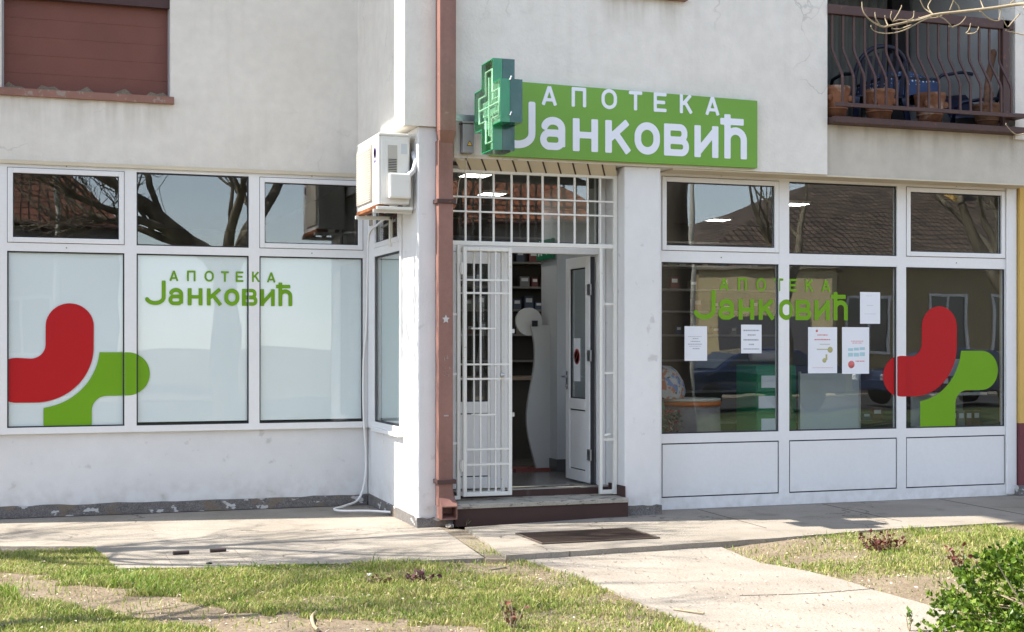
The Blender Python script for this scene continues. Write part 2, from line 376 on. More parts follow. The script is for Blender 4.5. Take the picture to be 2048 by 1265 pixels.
sheet('gutter', gp((880, 1050), (932, 1055), (1012, 1113), (972, 1112)), -.022, mortar, .05)
pth = rough([G(x, y, ZP)[:2] for x, y in ((1046, 1118), (1240, 1104), (1432, 1091), (1520, 1126), (1610, 1141), (1690, 1161), (1745, 1180), (1862, 1212), (1985, 1265))]+[G(2250, 1420, ZP)[:2], G(1840, 1420, ZP)[:2]]+[G(x, y, ZP)[:2] for x, y in ((1432, 1265), (1345, 1232), (1250, 1192), (1150, 1150))], .012, 3)
sheet('path', pth, ZP, concp, .06)
sheet('road', [(-120, -12), (120, -12), (120, -5.2), (-120, -5.2)], -.03, asphalt)
sheet('far_pavement', [(-120, -15), (120, -15), (120, -12.05), (-120, -12.05)], .02, conc, .14)
sheet('verge', [(-120, -5.1), (120, -5.1), (120, 1.5), (-120, 1.5)], -.03, mat('verge_green', (.075, .10, .03), .95, .4, 3), .05)
# joints and path crack are thin dark strips laid on the concrete
for jx in (5.75, 7.05, 8.35):
    jb = MB(); jb.bar((jx, 11.40, .001), (jx-.06, 10.05, .001), .007, .003); tag(jb.build('pavement_joint', mat('joint_brown', (.085, .07, .058), .95)), kind='structure')
ck = MB(); c0 = [G(x, y, ZP) for x, y in ((1748, 1178), (1700, 1182), (1640, 1187), (1570, 1190), (1480, 1192))]
for a, b in zip(c0, c0[1:]): ck.bar((a[0], a[1], ZP+.001), (b[0], b[1], ZP+.001), .006, .004)
tag(ck.build('path_joint', mat('joint_dark', (.07, .06, .05), .95)), kind='structure')

# ================================================================ APARTMENT BUILDING
B = thing('apartment_building', (3.0, 12.0, 0), 'off-white four storey apartment block with the shop on its ground floor', 'building')
YL, YR, YF, YU = 12.93, 11.44, 11.18, 11.15
XR = 3.05
mb = MB(); TOP = 12.0
# upper wall of the recessed left bay, round the shutter opening
wx0, wx1, wz0, wz1 = -.235, 1.2, 3.745, 5.2
for x0, x1, z0, z1 in ((-2.05, wx0, 3.115, TOP), (wx1, 2.93, 3.115, TOP), (wx0, wx1, 3.115, wz0), (wx0, wx1, wz1, TOP)): mb.box(x0, x1, 12.90, 13.15, z0, z1)
mb.box(-2.05, -1.8, 13.15, 20, 0, TOP)
# projecting right bay: return, front, beam
mb.box(2.93, 3.2, YU, 13.4, 3.32, TOP)
mb.box(3.2, 6.95, YU, 11.4, 3.32, 4.55); mb.box(3.352, 6.95, YU, 11.4, 3.07, 3.32)
mb.box(3.2, 4.75, YU, 11.4, 4.55, TOP); mb.box(5.46, 6.95, YU, 11.4, 4.55, TOP); mb.box(4.75, 5.46, YU+.12, 11.4, 4.55, TOP)
mb.box(9.05, 16, YU, 11.4, 3.5, TOP); mb.box(6.95, 9.05, YU, 11.4, 5.7, TOP)
mb.box(15.7, 16, 11.4, 20, 0, TOP)
mb.build('upper_wall', wall, B)
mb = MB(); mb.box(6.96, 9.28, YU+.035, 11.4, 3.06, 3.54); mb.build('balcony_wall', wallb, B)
# lower walls
mb = MB(); mb.box(-2.05, 3.045, YL+.03, 13.15, 0, .72); mb.box(-2.05, -.27, YL, 13.15, .72, 3.115)
mb.box(XR, 3.3, 11.68, 13.15, 0, .72)
mb.box(XR, 3.352, YF, 11.68, 0, 3.32)
mb.box(4.93, 5.28, YF+.01, 11.9, 0, 3.07)
mb.build('lower_wall', wallw, B, bevel=.012)
mb = MB(); mb.box(9.30, 16, YR-.05, 11.7, .72, 3.5); mb.build('yellow_wall', yellow, B)
mb = MB(); mb.box(9.30, 16, YR-.052, 11.7, 0, .72); mb.build('maroon_base', maroon, B)
# beige strips above the window frames and the sloped board over the door
mb = MB(); mb.box(-.30, 2.93, 12.885, 12.9, 3.085, 3.118); mb.box(5.39, 9.28, YU+.02, YR+.02, 3.055, 3.069)
mb.box(3.35, 5.39, YU-.004, YU+.008, 3.082, 3.098); mb.build('soffit_trim', walltan, B)
# plinth strips
mb = MB()
def strip(x0, x1, y, h0, h1, seed, n=40):
    r = random.Random(seed); vs = []
    for i in range(n+1):
        x = x0+(x1-x0)*i/n; h = h0+(h1-h0)*i/n+r.uniform(-.006, .006)
        vs += [(x, y, -.02), (x, y, h), (x, y+.05, h), (x, y+.05, -.02)]
    fs = []
    for i in range(n):
        for k in range(3): fs.append((i*4+k, i*4+k+1, (i+1)*4+k+1, (i+1)*4+k))
    mb.add(vs, fs+[(0, 1, 2, 3), (n*4, n*4+1, n*4+2, n*4+3)])
strip(-2.05, 3.03, YL-.006, .085, .075, 1); strip(XR-.004, 3.352, YF-.022, .055, .065, 2, 8); strip(4.93, 5.28, YF-.012, .085, .085, 3, 8)
mb.hexa([(XR-.012, YF-.02, -.02), (XR+.02, YF-.02, -.02), (XR-.012, 12.93, -.02), (XR+.02, 12.93, -.02), (XR-.012, YF-.02, .06), (XR+.02, YF-.02, .06), (XR-.012, 12.93, .085), (XR+.02, 12.93, .085)])
mb.box(9.26, 16, YR-.09, YR+.0, -.02, .10)
mb.build('plinth', plinthm, B)
# doorstep
mb = MB(); mb.box(3.36, 4.928, YU-.04, 11.62, -.02, .125); mb.build('step_riser', riser, B)
mb = MB(); mb.box(3.355, 4.929, YU-.055, 11.52, .126, .165); mb.build('step_tread', terr, B, bevel=.004)
mb = MB(); mb.box(3.36, 4.929, 11.52, 11.66, .126, .222); mb.box(4.915, 4.9295, YU+.02, 11.52, .165, .26); mb.build('threshold_tile', riser, B)
mb = MB(); mb.box(3.36, 4.928, 11.525, 11.75, .2225, .232); mb.build('door_sill', terr, B)
# sloped grille-top board over the door (one closed board, dark diagonal strips on its underside)
mb = MB()
def sl(x, t): return (x+.10*t, YU+.008+.175*t, 3.084-.082*t)
v = [sl(3.36, 0), sl(4.82, 0), sl(3.36, 1), sl(4.82, 1)]
mb.hexa([(p[0], p[1], p[2]-.008) for p in v]+v)
mb.build('canopy_board', walltan, B)
stripm = mat('strip_brown', (.06, .04, .025), .8)
for i in range(10):
    x = 3.46+.138*i; mb = MB(); a, b = sl(x, .04), sl(x, .97); mb.bar((a[0], a[1], a[2]-.0095), (b[0], b[1], b[2]-.0095), .014, .003); mb.build('canopy_strip', stripm, B)
mb = MB(); mb.box(3.36, 4.93, 11.41, 11.6, 3.066, 3.075); mb.build('door_soffit', black, B)
# closed shell: floors, roof, back, interior
mb = MB(); mb.box(-2.05, 16, 11.42, 20, TOP, TOP+.25); mb.box(-2.05, 2.93, 12.7, 13, TOP, TOP+.25); mb.box(2.8, 16, 11.0, 11.42, TOP, TOP+.25); mb.build('roof', conc, B)
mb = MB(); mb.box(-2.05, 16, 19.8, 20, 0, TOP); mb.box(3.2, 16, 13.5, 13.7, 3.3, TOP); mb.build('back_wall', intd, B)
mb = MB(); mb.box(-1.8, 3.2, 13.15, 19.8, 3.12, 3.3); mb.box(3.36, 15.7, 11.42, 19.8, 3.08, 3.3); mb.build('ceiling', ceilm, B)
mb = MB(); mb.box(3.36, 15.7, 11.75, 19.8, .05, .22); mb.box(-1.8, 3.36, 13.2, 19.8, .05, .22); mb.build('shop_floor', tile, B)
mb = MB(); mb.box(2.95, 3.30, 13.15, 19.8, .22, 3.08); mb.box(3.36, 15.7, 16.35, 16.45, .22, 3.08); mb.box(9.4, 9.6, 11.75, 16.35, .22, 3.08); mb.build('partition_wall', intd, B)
mb = MB(); mb.box(5.00, 5.40, 13.02, 13.48, .22, 3.08); mb.build('interior_column', mat('column_paint', (.52, .53, .54), .7), B)
mb = MB(); mb.box(4.988, 5.41, 13.008, 13.49, .22, .35); mb.build('skirting_tile', tiledark, B)
# unseen fin high at far left, added and shaped to shade the return wall
mb = MB(); mb.box(-2.35, -2.05, 12.46, 13.15, 9.8, TOP); mb.build('balcony_slab', wall, B)
# shutter window upper left
mb = MB()
n = 9; z0, z1 = wz0, wz1
for i in range(n):
    a = z0+i*.162; b = a+.1605
    mb.box(wx0, wx1, 13.03, 13.06, a, b); mb.box(wx0, wx1, 13.032, 13.06, b, a+.162)
sh = mb.build('roller_shutter', shutter, B, bevel=.002)
mb = MB(); mb.box(wx0, wx1, 12.955, 13.03, 4.56, 4.78); mb.build('shutter_box', mat('shutter_box_shade', (.06, .03, .03), .7), B)  # dark colour holds the shadow at the top of the shutter
mb = MB(); mb.box(wx0, wx0+.018, 12.93, 13.03, wz0, wz1); mb.box(wx1-.012, wx1-.002, 12.99, 13.03, wz0, wz1); mb.build('shutter_rail', mat('rail_grey', (.3, .28, .3), .5), B)
mb = MB(); mb.box(wx0-.06, wx1+.03, 12.855, 12.9, wz0-.07, wz0-.004); mb.box(wx0, wx1, 12.9, 13.03, wz0-.02, wz0+.004)
r = random.Random(8); pts = [(wx0, wz0)]
k = 26
for i in range(k+1): pts.append((wx0+(wx1-wx0)*i/k, wz0+max(.006, .03+.025*math.sin(i*1.1)+r.uniform(-.02, .02))))
pts.append((wx1, wz0)); mb.build('window_sill', brownsill, B, bevel=.006)
mb = MB(); mb.prism(pts, lambda u, v, t: (u, t, v), 13.0, 13.03); mb.build('sill_mortar', mortar, B)
# sill of the window above the sign (only its underside edge enters the view)
mb = MB(); mb.box(4.70, 5.50, YU-.06, YU+.12, 4.545, 4.60); mb.build('window_sill', brownsill, B, bevel=.005)
mb = MB(); mb.box(4.75, 5.46, YU+.08, YU+.12, 4.60, 5.9); mb.build('roller_shutter', shutter, B)

# ---------------------------------------------------------------- shop windows
def pane_mesh(x0, x1, z0, z1, y):
    m_ = MB(); m_.box(x0, x1, y, y+.006, z0, z1); return m_
def gask(mb_, x0, x1, z0, z1, y, t=.012): mb_.frame(x0, x1, z0, z1, y, y+.01, t)
def shopwin(cols, zl, zt, z_frame, y, sashes, left, right, panels=None):
    """cols: glass x-ranges; zl: lower glass z range; zt: upper glass range (fixed) ; frame as one mesh with sub-parts"""
    f = MB(); yf = y; yb = y+.07
    zb0, ztop = z_frame
    xs_ = [left]+[v for c in cols for v in c]+[right]
    for i in range(0, len(xs_), 2): f.box(xs_[i], xs_[i+1], yf, yb, zb0, ztop)
    for c in cols:
        f.box(c[0], c[1], yf+.0015, yb, zt[1], ztop); f.box(c[0], c[1], yf+.0015, yb, zl[1], zt[0]); f.box(c[0], c[1], yf+.0015, yb, zb0 if not panels else panels[1], zl[0])
        if panels: f.box(c[0], c[1], yf+.0015, yb, zb0, panels[0])
    fr = f.build('window_frame', pvc, B)
    for i, c in enumerate(cols):
        g = MB(); gask(g, c[0], c[1], zl[0], zl[1], y+.018); pane = None
        if not sashes[i]: gask(g, c[0], c[1], zt[0], zt[1], y+.018)
        g.build('gasket', gasketm, fr)
        pane_mesh(c[0], c[1], zl[0], zl[1], y+.03).build('pane', gl if panels else glf, fr)
        if sashes[i]:
            sa = MB(); sa.frame(c[0]+.004, c[1]-.004, zt[0]+.004, zt[1]-.004, y-.008, y+.05, .044); sa.build('sash', pvc, fr, bevel=.004)
            g = MB(); gask(g, c[0]+.046, c[1]-.046, zt[0]+.046, zt[1]-.046, y+.012, .01); g.frame(c[0]-.0005, c[1]+.0005, zt[0]-.0005, zt[1]+.0005, y-.0005, y+.03, .006); g.build('gasket', gasketm, fr)
            pane_mesh(c[0]+.046, c[1]-.046, zt[0]+.046, zt[1]-.046, y+.024).build('pane', gl, fr)
        else: pane_mesh(c[0], c[1], zt[0], zt[1], y+.03).build('pane', gl, fr)
        if panels:
            p = MB(); p.box(c[0]+.012, c[1]-.012, y+.004, y+.04, panels[0]+.012, panels[1]-.012); p.build('panel', pvc, fr)
            g = MB(); gask(g, c[0], c[1], panels[0], panels[1], y+.012, .014); g.build('gasket', gasketm, fr)
    d = MB()
    for i, c in enumerate(cols):
        if sashes[i]:
            for z in (zt[1]+.025, (zl[1]+zt[0])/2): d.lathe([(0, -.003), (.006, -.003), (.006, 0)], ((c[0]+c[1])/2, y, z), 10, 'y')
    d.build('screw_cap', greyb, fr)
    return fr
LC = [(-.19, .80), (.905, 1.909), (2.006, 2.985)]
lf = shopwin(LC, (.772, 2.322), (2.395, 3.055), (.715, 3.12), YL-.02, [1, 0, 1], -.28, 3.055)
RC = [(5.405, 6.612), (6.72, 7.905), (8.006, 9.165)]
rf = shopwin(RC, (.69, 2.252), (2.355, 3.03), (0.002, 3.07), YR, [1, 0, 1], 5.30, 9.285, (.11, .605))
mb = MB(); mb.box(9.165, 9.29, YR-.02, YR-.001, .01, 3.06); mb.build('window_jamb', pvc, B, bevel=.01)
# frosted film behind the lower left panes (stops short of the bottom of the glass)
for i, c in enumerate(LC):
    mb = MB(); b = .772 if i == 0 else .80
    mb.box(c[0], c[1], YL+.017, YL+.02, b, 2.322); mb.build('frosted_film', film, lf)
# return window facing left, in the plane X = 3.05
f = MB(); X0, X1 = XR-.02, XR+.05
f.box(X0, X1, 12.66, 12.905, .715, 3.12); f.box(X0, X1, 11.68, 11.72, .75, 3.12)
for z0, z1 in ((.715, .785), (2.32, 2.40), (3.05, 3.12)): f.box(X0+.0015, X1, 11.70, 12.66, z0, z1)
f.box(X0-.03, X0+.03, 11.66, 12.66, .70, .735)
rw = f.build('window_frame', pvc, B, bevel=.003)
for z0, z1, s in ((.785, 2.32, 0), (2.40, 3.05, 1)):
    y0, y1 = 11.72, 12.66
    if s:
        m_ = MB(); m_.box(X0-.006, X1-.02, y0, y0+.045, z0, z1); m_.box(X0-.006, X1-.02, y1-.045, y1, z0, z1); m_.box(X0-.006, X1-.02, y0+.045, y1-.045, z0, z0+.045); m_.box(X0-.006, X1-.02, y0+.045, y1-.045, z1-.045, z1)
        m_.build('sash', pvc, rw); y0 += .045; y1 -= .045; z0 += .045; z1 -= .045
    m_ = MB(); m_.box(X0+.012, X0+.022, y0, y0+.012, z0, z1); m_.box(X0+.012, X0+.022, y1-.012, y1, z0, z1); m_.box(X0+.012, X0+.022, y0, y1, z0, z0+.012); m_.box(X0+.012, X0+.022, y0, y1, z1-.012, z1); m_.build('gasket', gasketm, rw)
    m_ = MB(); m_.box(X0+.026, X0+.032, y0, y1, z0, z1); m_.build('pane', gl, rw)
m_ = MB(); m_.box(X0+.06, X0+.062, 11.9, 12.6, .8, 2.31); m_.build('frosted_film', film, rw)
# corner clamp / cable clip on the corner post
mb = MB(); mb.box(XR-.035, XR-.02, 12.70, 12.80, 2.62, 2.78); mb.box(XR-.05, XR-.035, 12.71, 12.735, 2.70, 2.86); mb.build('corner_bracket', mat('putty', (.33, .28, .22), .8), B)

# ---------------------------------------------------------------- door set (white frame, transom, two leaves)
YD = 11.60
f = MB(); f.frame(3.36, 4.925, .232, 3.066, YD, YD+.07, .05, .068, .04, .0)
f.box(3.41, 4.857, YD+.0015, YD+.07, 2.315, 2.405)
df = f.build('door_frame', pvc, B, bevel=.004)
m_ = MB(); gask(m_, 3.41, 4.857, 2.405, 3.026, YD+.02); m_.build('gasket', gasketm, df)
pane_mesh(3.41, 4.857, 2.405, 3.026, YD+.035).build('pane', gl, df)
# closed left leaf
dl = MB(); x0, x1 = 3.41, 4.00
dl.frame(x0, x1, .24, 2.312, YD+.005, YD+.06, .10, .175, .10, .10); dl.box(x0+.1, x1-.175, YD+.0065, YD+.06, .90, 1.00)
dlf = dl.build('door_leaf', pvc, B, bevel=.004)
m_ = MB(); gask(m_, x0+.1, x1-.175, 1.0, 2.212, YD+.02); gask(m_, x0+.1, x1-.175, .34, .90, YD+.02, .01); m_.box(x1-.118, x1-.114, YD+.003, YD+.006, .25, 2.30); m_.build('gasket', gasketm, dlf)
pane_mesh(x0+.1, x1-.175, 1.0, 2.212, YD+.03).build('pane', gld, dlf)
m_ = MB(); m_.box(x0+.11, x1-.185, YD+.022, YD+.045, .35, .89); m_.build('panel', pvc, dlf)
# open right leaf, standing inwards, in the plane X ~ 4.83
hx, hy, wl = 4.825, YD+.08, .60
m_ = MB()
def leafbox(mb_, y0, y1, z0, z1, t0=-.025, t1=.03): mb_.box(hx+t0, hx+t1, hy+y0, hy+y1, z0, z1)
leafbox(m_, 0, .11, .24, 2.312); leafbox(m_, wl-.10, wl, .24, 2.312); leafbox(m_, .11, wl-.10, 2.21, 2.312); leafbox(m_, .11, wl-.1, .90, 1.0); leafbox(m_, .11, wl-.1, .24, .34)
dr = m_.build('door_leaf', pvc, B, bevel=.004)
m_ = MB()
for z0, z1 in ((1.0, 2.21), (.34, .90)):
    leafbox(m_, .11, .122, z0, z1, -.012, 0); leafbox(m_, wl-.112, wl-.1, z0, z1, -.012, 0); leafbox(m_, .122, wl-.112, z0, z0+.012, -.012, 0); leafbox(m_, .122, wl-.112, z1-.012, z1, -.012, 0)
leafbox(m_, -.012, -.004, .24, 2.3, -.02, .02); m_.build('gasket', gasketm, dr)
m_ = MB(); leafbox(m_, .11, wl-.1, 1.0, 2.21, -.002, .004); m_.build('pane', gld, dr)
m_ = MB(); leafbox(m_, .122, wl-.112, .352, .888, -.016, .01); m_.build('panel', pvc, dr)
m_ = MB()
for z in (.45, 1.35, 1.95): leafbox(m_, -.045, .03, z, z+.10, -.04, -.026)
m_.build('hinge', steel, dr)
m_ = MB(); m_.tube([(hx-.025, hy+wl-.05, 1.20), (hx-.075, hy+wl-.05, 1.20), (hx-.08, hy+wl-.16, 1.20)], .010, 8); leafbox(m_, wl-.07, wl-.03, 1.08, 1.25, -.032, -.026); m_.lathe([(0, -.02), (.012, -.02), (.012, 0)], (hx-.026, hy+wl-.05, 1.11), 10, 'x'); m_.build('handle', steel, dr)

# ---------------------------------------------------------------- loggia and balcony railing
mb = MB(); mb.box(6.95, 9.3, 11.4, 13.5, 3.40, 3.54); mb.box(6.965, 9.09, 11.04, 11.4, 3.538, 3.60)
mb.build('balcony_slab', rail, B, bevel=.008)
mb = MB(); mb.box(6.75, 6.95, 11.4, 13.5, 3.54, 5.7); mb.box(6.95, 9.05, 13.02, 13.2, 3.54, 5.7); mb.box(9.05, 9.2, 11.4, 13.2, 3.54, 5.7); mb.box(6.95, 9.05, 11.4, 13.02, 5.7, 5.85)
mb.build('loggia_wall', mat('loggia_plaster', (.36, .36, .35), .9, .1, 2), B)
mb = MB(); nC = 40; vs = []
for i in range(nC+1):
    x = 7.3+1.47*i/nC; y = 12.86+.03*math.sin(i*1.9)
    vs += [(x, y, 3.58), (x, y, 5.6)]
mb.add(vs, [(2*i, 2*i+2, 2*i+3, 2*i+1) for i in range(nC)], True)
mb.build('curtain', mat('curtain_greygreen', (.17, .175, .155), .9, .35, 14, stretch=(1, 1, .05)), B, solid=.004)
mb = MB(); mb.box(8.78, 9.0, 12.8, 13.01, 3.545, 5.69); mb.build('balcony_door', mat('door_black', (.02, .018, .02), .6), B)
R_ = thing('balcony_railing', (8.0, 11.1, 3.6), 'brown metal balcony railing with belly-bent bars at upper right', 'railing')
yr = 11.16; yb_ = 10.985
mb = MB(); mb.box(6.95, 9.02, yr-.03, yr+.03, 4.555, 4.645); mb.build('top_rail', rail, R_, bevel=.006)
mb = MB(); mb.box(6.93, 9.09, yb_-.014, yb_+.014, 3.675, 3.712); mb.build('bottom_rail', rail, R_, bevel=.003)
mb = MB(); mb.bar((8.93, yr, 3.60), (8.93, yr, 4.645), .075, .06); mb.box(8.92, 9.05, yb_, yr, 3.68, 3.72); mb.build('post', rail, R_, bevel=.004)
for i in range(17):
    x = 7.005+.1165*i
    mb = MB(); pts = [(x, yr, 4.56), (x, yr, 4.26), (x, yr-.01, 4.22), (x, yb_+.01, 3.98), (x, yb_, 3.94), (x, yb_, 3.69)]
    for a, b in zip(pts, pts[1:]): mb.bar(a, b, .022, .014)
    mb.build('bar', rail, R_)
# ================================================================ flat lettering by distance fields
def d_seg(X, Z, a, b, w, flat=True, rnd=.03):
    ax, az = a; bx, bz = b; L_ = math.hypot(bx-ax, bz-az) or 1e-9; ux, uz = (bx-ax)/L_, (bz-az)/L_
    px, pz = X-ax, Z-az; t = px*ux+pz*uz; q = -px*uz+pz*ux
    if flat:
        dx = np.abs(t-L_/2)-L_/2+rnd; dz = np.abs(q)-w/2+rnd
        return np.hypot(np.maximum(dx, 0), np.maximum(dz, 0))+np.minimum(np.maximum(dx, dz), 0)-rnd
    tt = np.clip(t, 0, L_); return np.hypot(px-tt*ux, pz-tt*uz)-w/2
def d_arc(X, Z, c, rx, rz, a0, a1, w, n=14):
    d = None; pts = [(c[0]+rx*math.cos(rad(a0+(a1-a0)*i/n)), c[1]+rz*math.sin(rad(a0+(a1-a0)*i/n))) for i in range(n+1)]
    for p, q in zip(pts, pts[1:]):
        e = d_seg(X, Z, p, q, w, False); d = e if d is None else np.minimum(d, e)
    return d
def d_rring(X, Z, x0, x1, z0, z1, w, r):     # rounded rectangle ring, stroke w inside
    cx, cz, hx_, hz_ = (x0+x1)/2, (z0+z1)/2, (x1-x0)/2-w/2, (z1-z0)/2-w/2; r = min(r, hx_, hz_)
    dx = np.abs(X-cx)-hx_+r; dz = np.abs(Z-cz)-hz_+r
    return np.abs(np.hypot(np.maximum(dx, 0), np.maximum(dz, 0))+np.minimum(np.maximum(dx, dz), 0)-r)-w/2
def mins(*a):
    r = a[0]
    for b in a[1:]: r = np.minimum(r, b)
    return r
def glyph_words():
    """returns two lists of (x0,x1,z0,z1,fn): the small top word and the big name; unit = x-height"""
    w = .232; h = w/2; s = lambda *p, **k: (lambda X, Z: d_seg(X, Z, *p, **k))
    big = []
    big.append((-.15, 1.15, -.2, 1.6, lambda X, Z: mins(d_seg(X, Z, (1.03-h, .45), (1.03-h, 1.42), w, rnd=.06), d_arc(X, Z, (.42, .45), .4925, .45-h, 0, -160, w))))
    def a_(X, Z):
        x0 = 1.19
        return mins(d_rring(X, Z, x0, x0+.85, 0, .62, w*.95, .24), d_seg(X, Z, (x0+.85-h, .10), (x0+.85-h, .66), w),
                    d_arc(X, Z, (x0+.44, .66), .2925, .34-h, 0, 165, w))
    big.append((1.1, 2.15, -.1, 1.1, a_))
    big.append((2.2, 3.3, -.1, 1.1, lambda X, Z: mins(d_seg(X, Z, (2.30+h, 0), (2.30+h, 1), w), d_seg(X, Z, (3.17-h, 0), (3.17-h, 1), w), d_seg(X, Z, (2.35, .5), (3.1, .5), w*.85))))
    big.append((3.3, 4.45, -.1, 1.1, lambda X, Z: mins(d_seg(X, Z, (3.42+h, 0), (3.42+h, 1), w), d_seg(X, Z, (3.58, .44), (4.20, .97), w*.92), d_seg(X, Z, (3.80, .58), (4.24, .03), w*.95))))
    big.append((4.4, 5.45, -.1, 1.1, lambda X, Z: d_rring(X, Z, 4.45, 5.35, 0, 1, w, .38)))
    big.append((5.35, 6.5, -.1, 1.1, lambda X, Z: mins(d_rring(X, Z, 5.5, 6.40, 0, .58, w*.9, .17), d_rring(X, Z, 5.5, 6.34, .40, 1, w*.9, .17), d_seg(X, Z, (5.5+h, 0), (5.5+h, 1), w))))
    big.append((6.5, 7.6, -.1, 1.1, lambda X, Z: mins(d_seg(X, Z, (6.60+h, 0), (6.60+h, 1), w), d_seg(X, Z, (7.48-h, 0), (7.48-h, 1), w), d_seg(X, Z, (6.66, .08), (7.42, .92), w*.95, rnd=.08))))
    big.append((7.4, 8.7, -.1, 1.6, lambda X, Z: mins(d_seg(X, Z, (7.70+h, 0), (7.70+h, 1.40), w), d_seg(X, Z, (7.55, 1.17), (8.42, 1.17), w*.9), d_seg(X, Z, (8.54-h, 0), (8.54-h, .62), w), d_arc(X, Z, (8.12, .60), .42-h, .37-h+.03, 0, 180, w))))
    v = .112; g = v/2; z0, z1 = 1.40, 2.02; small = []
    def A(x): return (x-.05, x+.65, z0-.1, z1+.1, lambda X, Z: mins(d_seg(X, Z, (x+.07, z0), (x+.28, z1-.03), v, rnd=.02), d_seg(X, Z, (x+.49, z0), (x+.28, z1-.03), v, rnd=.02), d_seg(X, Z, (x+.12, z0+.17), (x+.44, z0+.17), v*.9)))
    small.append(A(1.22))
    small.append((2.2, 2.85, z0-.1, z1+.1, lambda X, Z: mins(d_seg(X, Z, (2.26+g, z0), (2.26+g, z1), v), d_seg(X, Z, (2.76-g, z0), (2.76-g, z1), v), d_seg(X, Z, (2.28, z1-g), (2.74, z1-g), v))))
    small.append((3.2, 3.95, z0-.1, z1+.1, lambda X, Z: d_rring(X, Z, 3.29, 3.83, z0-.01, z1+.01, v, .25)))
    small.append((4.2, 4.85, z0-.1, z1+.1, lambda X, Z: mins(d_seg(X, Z, (4.25, z1-g), (4.72, z1-g), v), d_seg(X, Z, (4.485, z0), (4.485, z1), v))))
    small.append((5.05, 5.7, z0-.1, z1+.1, lambda X, Z: mins(d_seg(X, Z, (5.13+g, z0), (5.13+g, z1), v), *[d_seg(X, Z, (5.15, z), (5.59-q, z), v) for z, q in ((z0+g, 0), ((z0+z1)/2, .05), (z1-g, 0))])))
    small.append((6.0, 6.7, z0-.1, z1+.1, lambda X, Z: mins(d_seg(X, Z, (6.07+g, z0), (6.07+g, z1), v), d_seg(X, Z, (6.18, (z0+z1)/2-.02), (6.46, z1-.02), v), d_seg(X, Z, (6.27, (z0+z1)/2+.04), (6.49, z0+.01), v))))
    small.append(A(6.98))
    return small, big
def msq(mb_, fn, x0, x1, z0, z1, step, to):
    """fill fn<0 by marching squares; to(u,v)->xyz"""
    nx_, nz_ = int((x1-x0)/step)+2, int((z1-z0)/step)+2
    xs_ = x0+step*np.arange(nx_); zs_ = z0+step*np.arange(nz_); X, Z = np.meshgrid(xs_, zs_, indexing='ij'); D = fn(X, Z)
    vid = {}; vs = []; fs = []
    def V(key, u, v):
        if key not in vid: vid[key] = len(vs); vs.append(to(u, v))
        return vid[key]
    sg = D < 0
    for i in range(nx_-1):
        for j in range(nz_-1):
            c = [(i, j), (i+1, j), (i+1, j+1), (i, j+1)]; ins = [sg[p] for p in c]
            if not any(ins): continue
            poly = []
            for k in range(4):
                p, q = c[k], c[(k+1) % 4]
                if ins[k]: poly.append(V(('c', p), xs_[p[0]], zs_[p[1]]))
                if ins[k] != ins[(k+1) % 4]:
                    t = D[p]/(D[p]-D[q]); key = ('e',)+tuple(sorted((p, q)))
                    poly.append(V(key, xs_[p[0]]+t*(xs_[q[0]]-xs_[p[0]]), zs_[p[1]]+t*(zs_[q[1]]-zs_[p[1]])))
            if len(poly) > 2: fs.append(tuple(poly))
    mb_.add(vs, fs)
def tidy(o, ext=0):
    b = bmesh.new(); b.from_mesh(o.data); bmesh.ops.remove_doubles(b, verts=b.verts, dist=1e-5)
    bmesh.ops.dissolve_limit(b, angle_limit=.03, verts=b.verts, edges=b.edges)
    for f in b.faces:
        f.normal_update()
        if f.normal.y > 0: f.normal_flip()
    if ext:
        r = bmesh.ops.extrude_face_region(b, geom=list(b.faces)); bmesh.ops.translate(b, vec=(0, -ext, 0), verts=[g for g in r['geom'] if isinstance(g, bmesh.types.BMVert)])
        bmesh.ops.recalc_face_normals(b, faces=b.faces)
    b.to_mesh(o.data); b.free(); o.data.update(); return o
SMALL, BIG = glyph_words()
def word(glyphs, name, m, parent, ox, oz, sx, sz, zones, ext, step=.022, shift=(0, 0)):
    for (a, b, c, d, fn) in glyphs:
        mb_ = MB()
        for (x0, x1, y) in zones:
            u0, u1 = (x0-ox)/sx, (x1-ox)/sx
            if u1 < a or u0 > b: continue
            g = lambda X, Z, fn=fn, u0=u0, u1=u1: np.maximum(fn(X, Z), np.maximum(u0-X, X-u1))
            msq(mb_, g, max(a, u0-.05), min(b, u1+.05), c, d, step, lambda u, v, y=y: (ox+sx*u, y, oz+sz*v))
        tidy(mb_.build(name, m, parent, recalc=False), ext)
def poly_sdf(poly):
    def f(X, Z):
        d = np.full(X.shape, 1e9); inside = np.zeros(X.shape, bool); n = len(poly)
        for i in range(n):
            ax, az = poly[i]; bx, bz = poly[(i+1) % n]; ex, ez = bx-ax, bz-az; L2 = ex*ex+ez*ez+1e-12
            t = np.clip(((X-ax)*ex+(Z-az)*ez)/L2, 0, 1); d = np.minimum(d, np.hypot(X-ax-t*ex, Z-az-t*ez))
            if abs(bz-az) > 1e-12: inside ^= ((az > Z) != (bz > Z)) & (X < (bx-ax)*(Z-az)/(bz-az)+ax)
        return np.where(inside, -d, d)
    return f
# ---------------------------------------------------------------- the sign board over the door
sg = thing('shop_sign', (4.93, YU-.05, 3.095), 'long green sign board with large white Cyrillic lettering over the door', 'sign')
mb = MB()
v = []
for z in (3.092, 3.70):
    for y in (YU-.05, YU-.006):
        for x in (3.66, 6.195): v.append((x, y, z+(.035*(1-(x-3.66)/2.535) if z > 3.5 else 0)))
mb.hexa(v); mb.build('board', signg, sg, bevel=.003)
word(SMALL, 'letter', signw, sg, 3.785, 3.165, .2695, .272, [(3, 7, YU-.0505)], .002)
word(BIG, 'letter', signw, sg, 3.785, 3.165, .2695, .283, [(3, 7, YU-.0505)], .002)
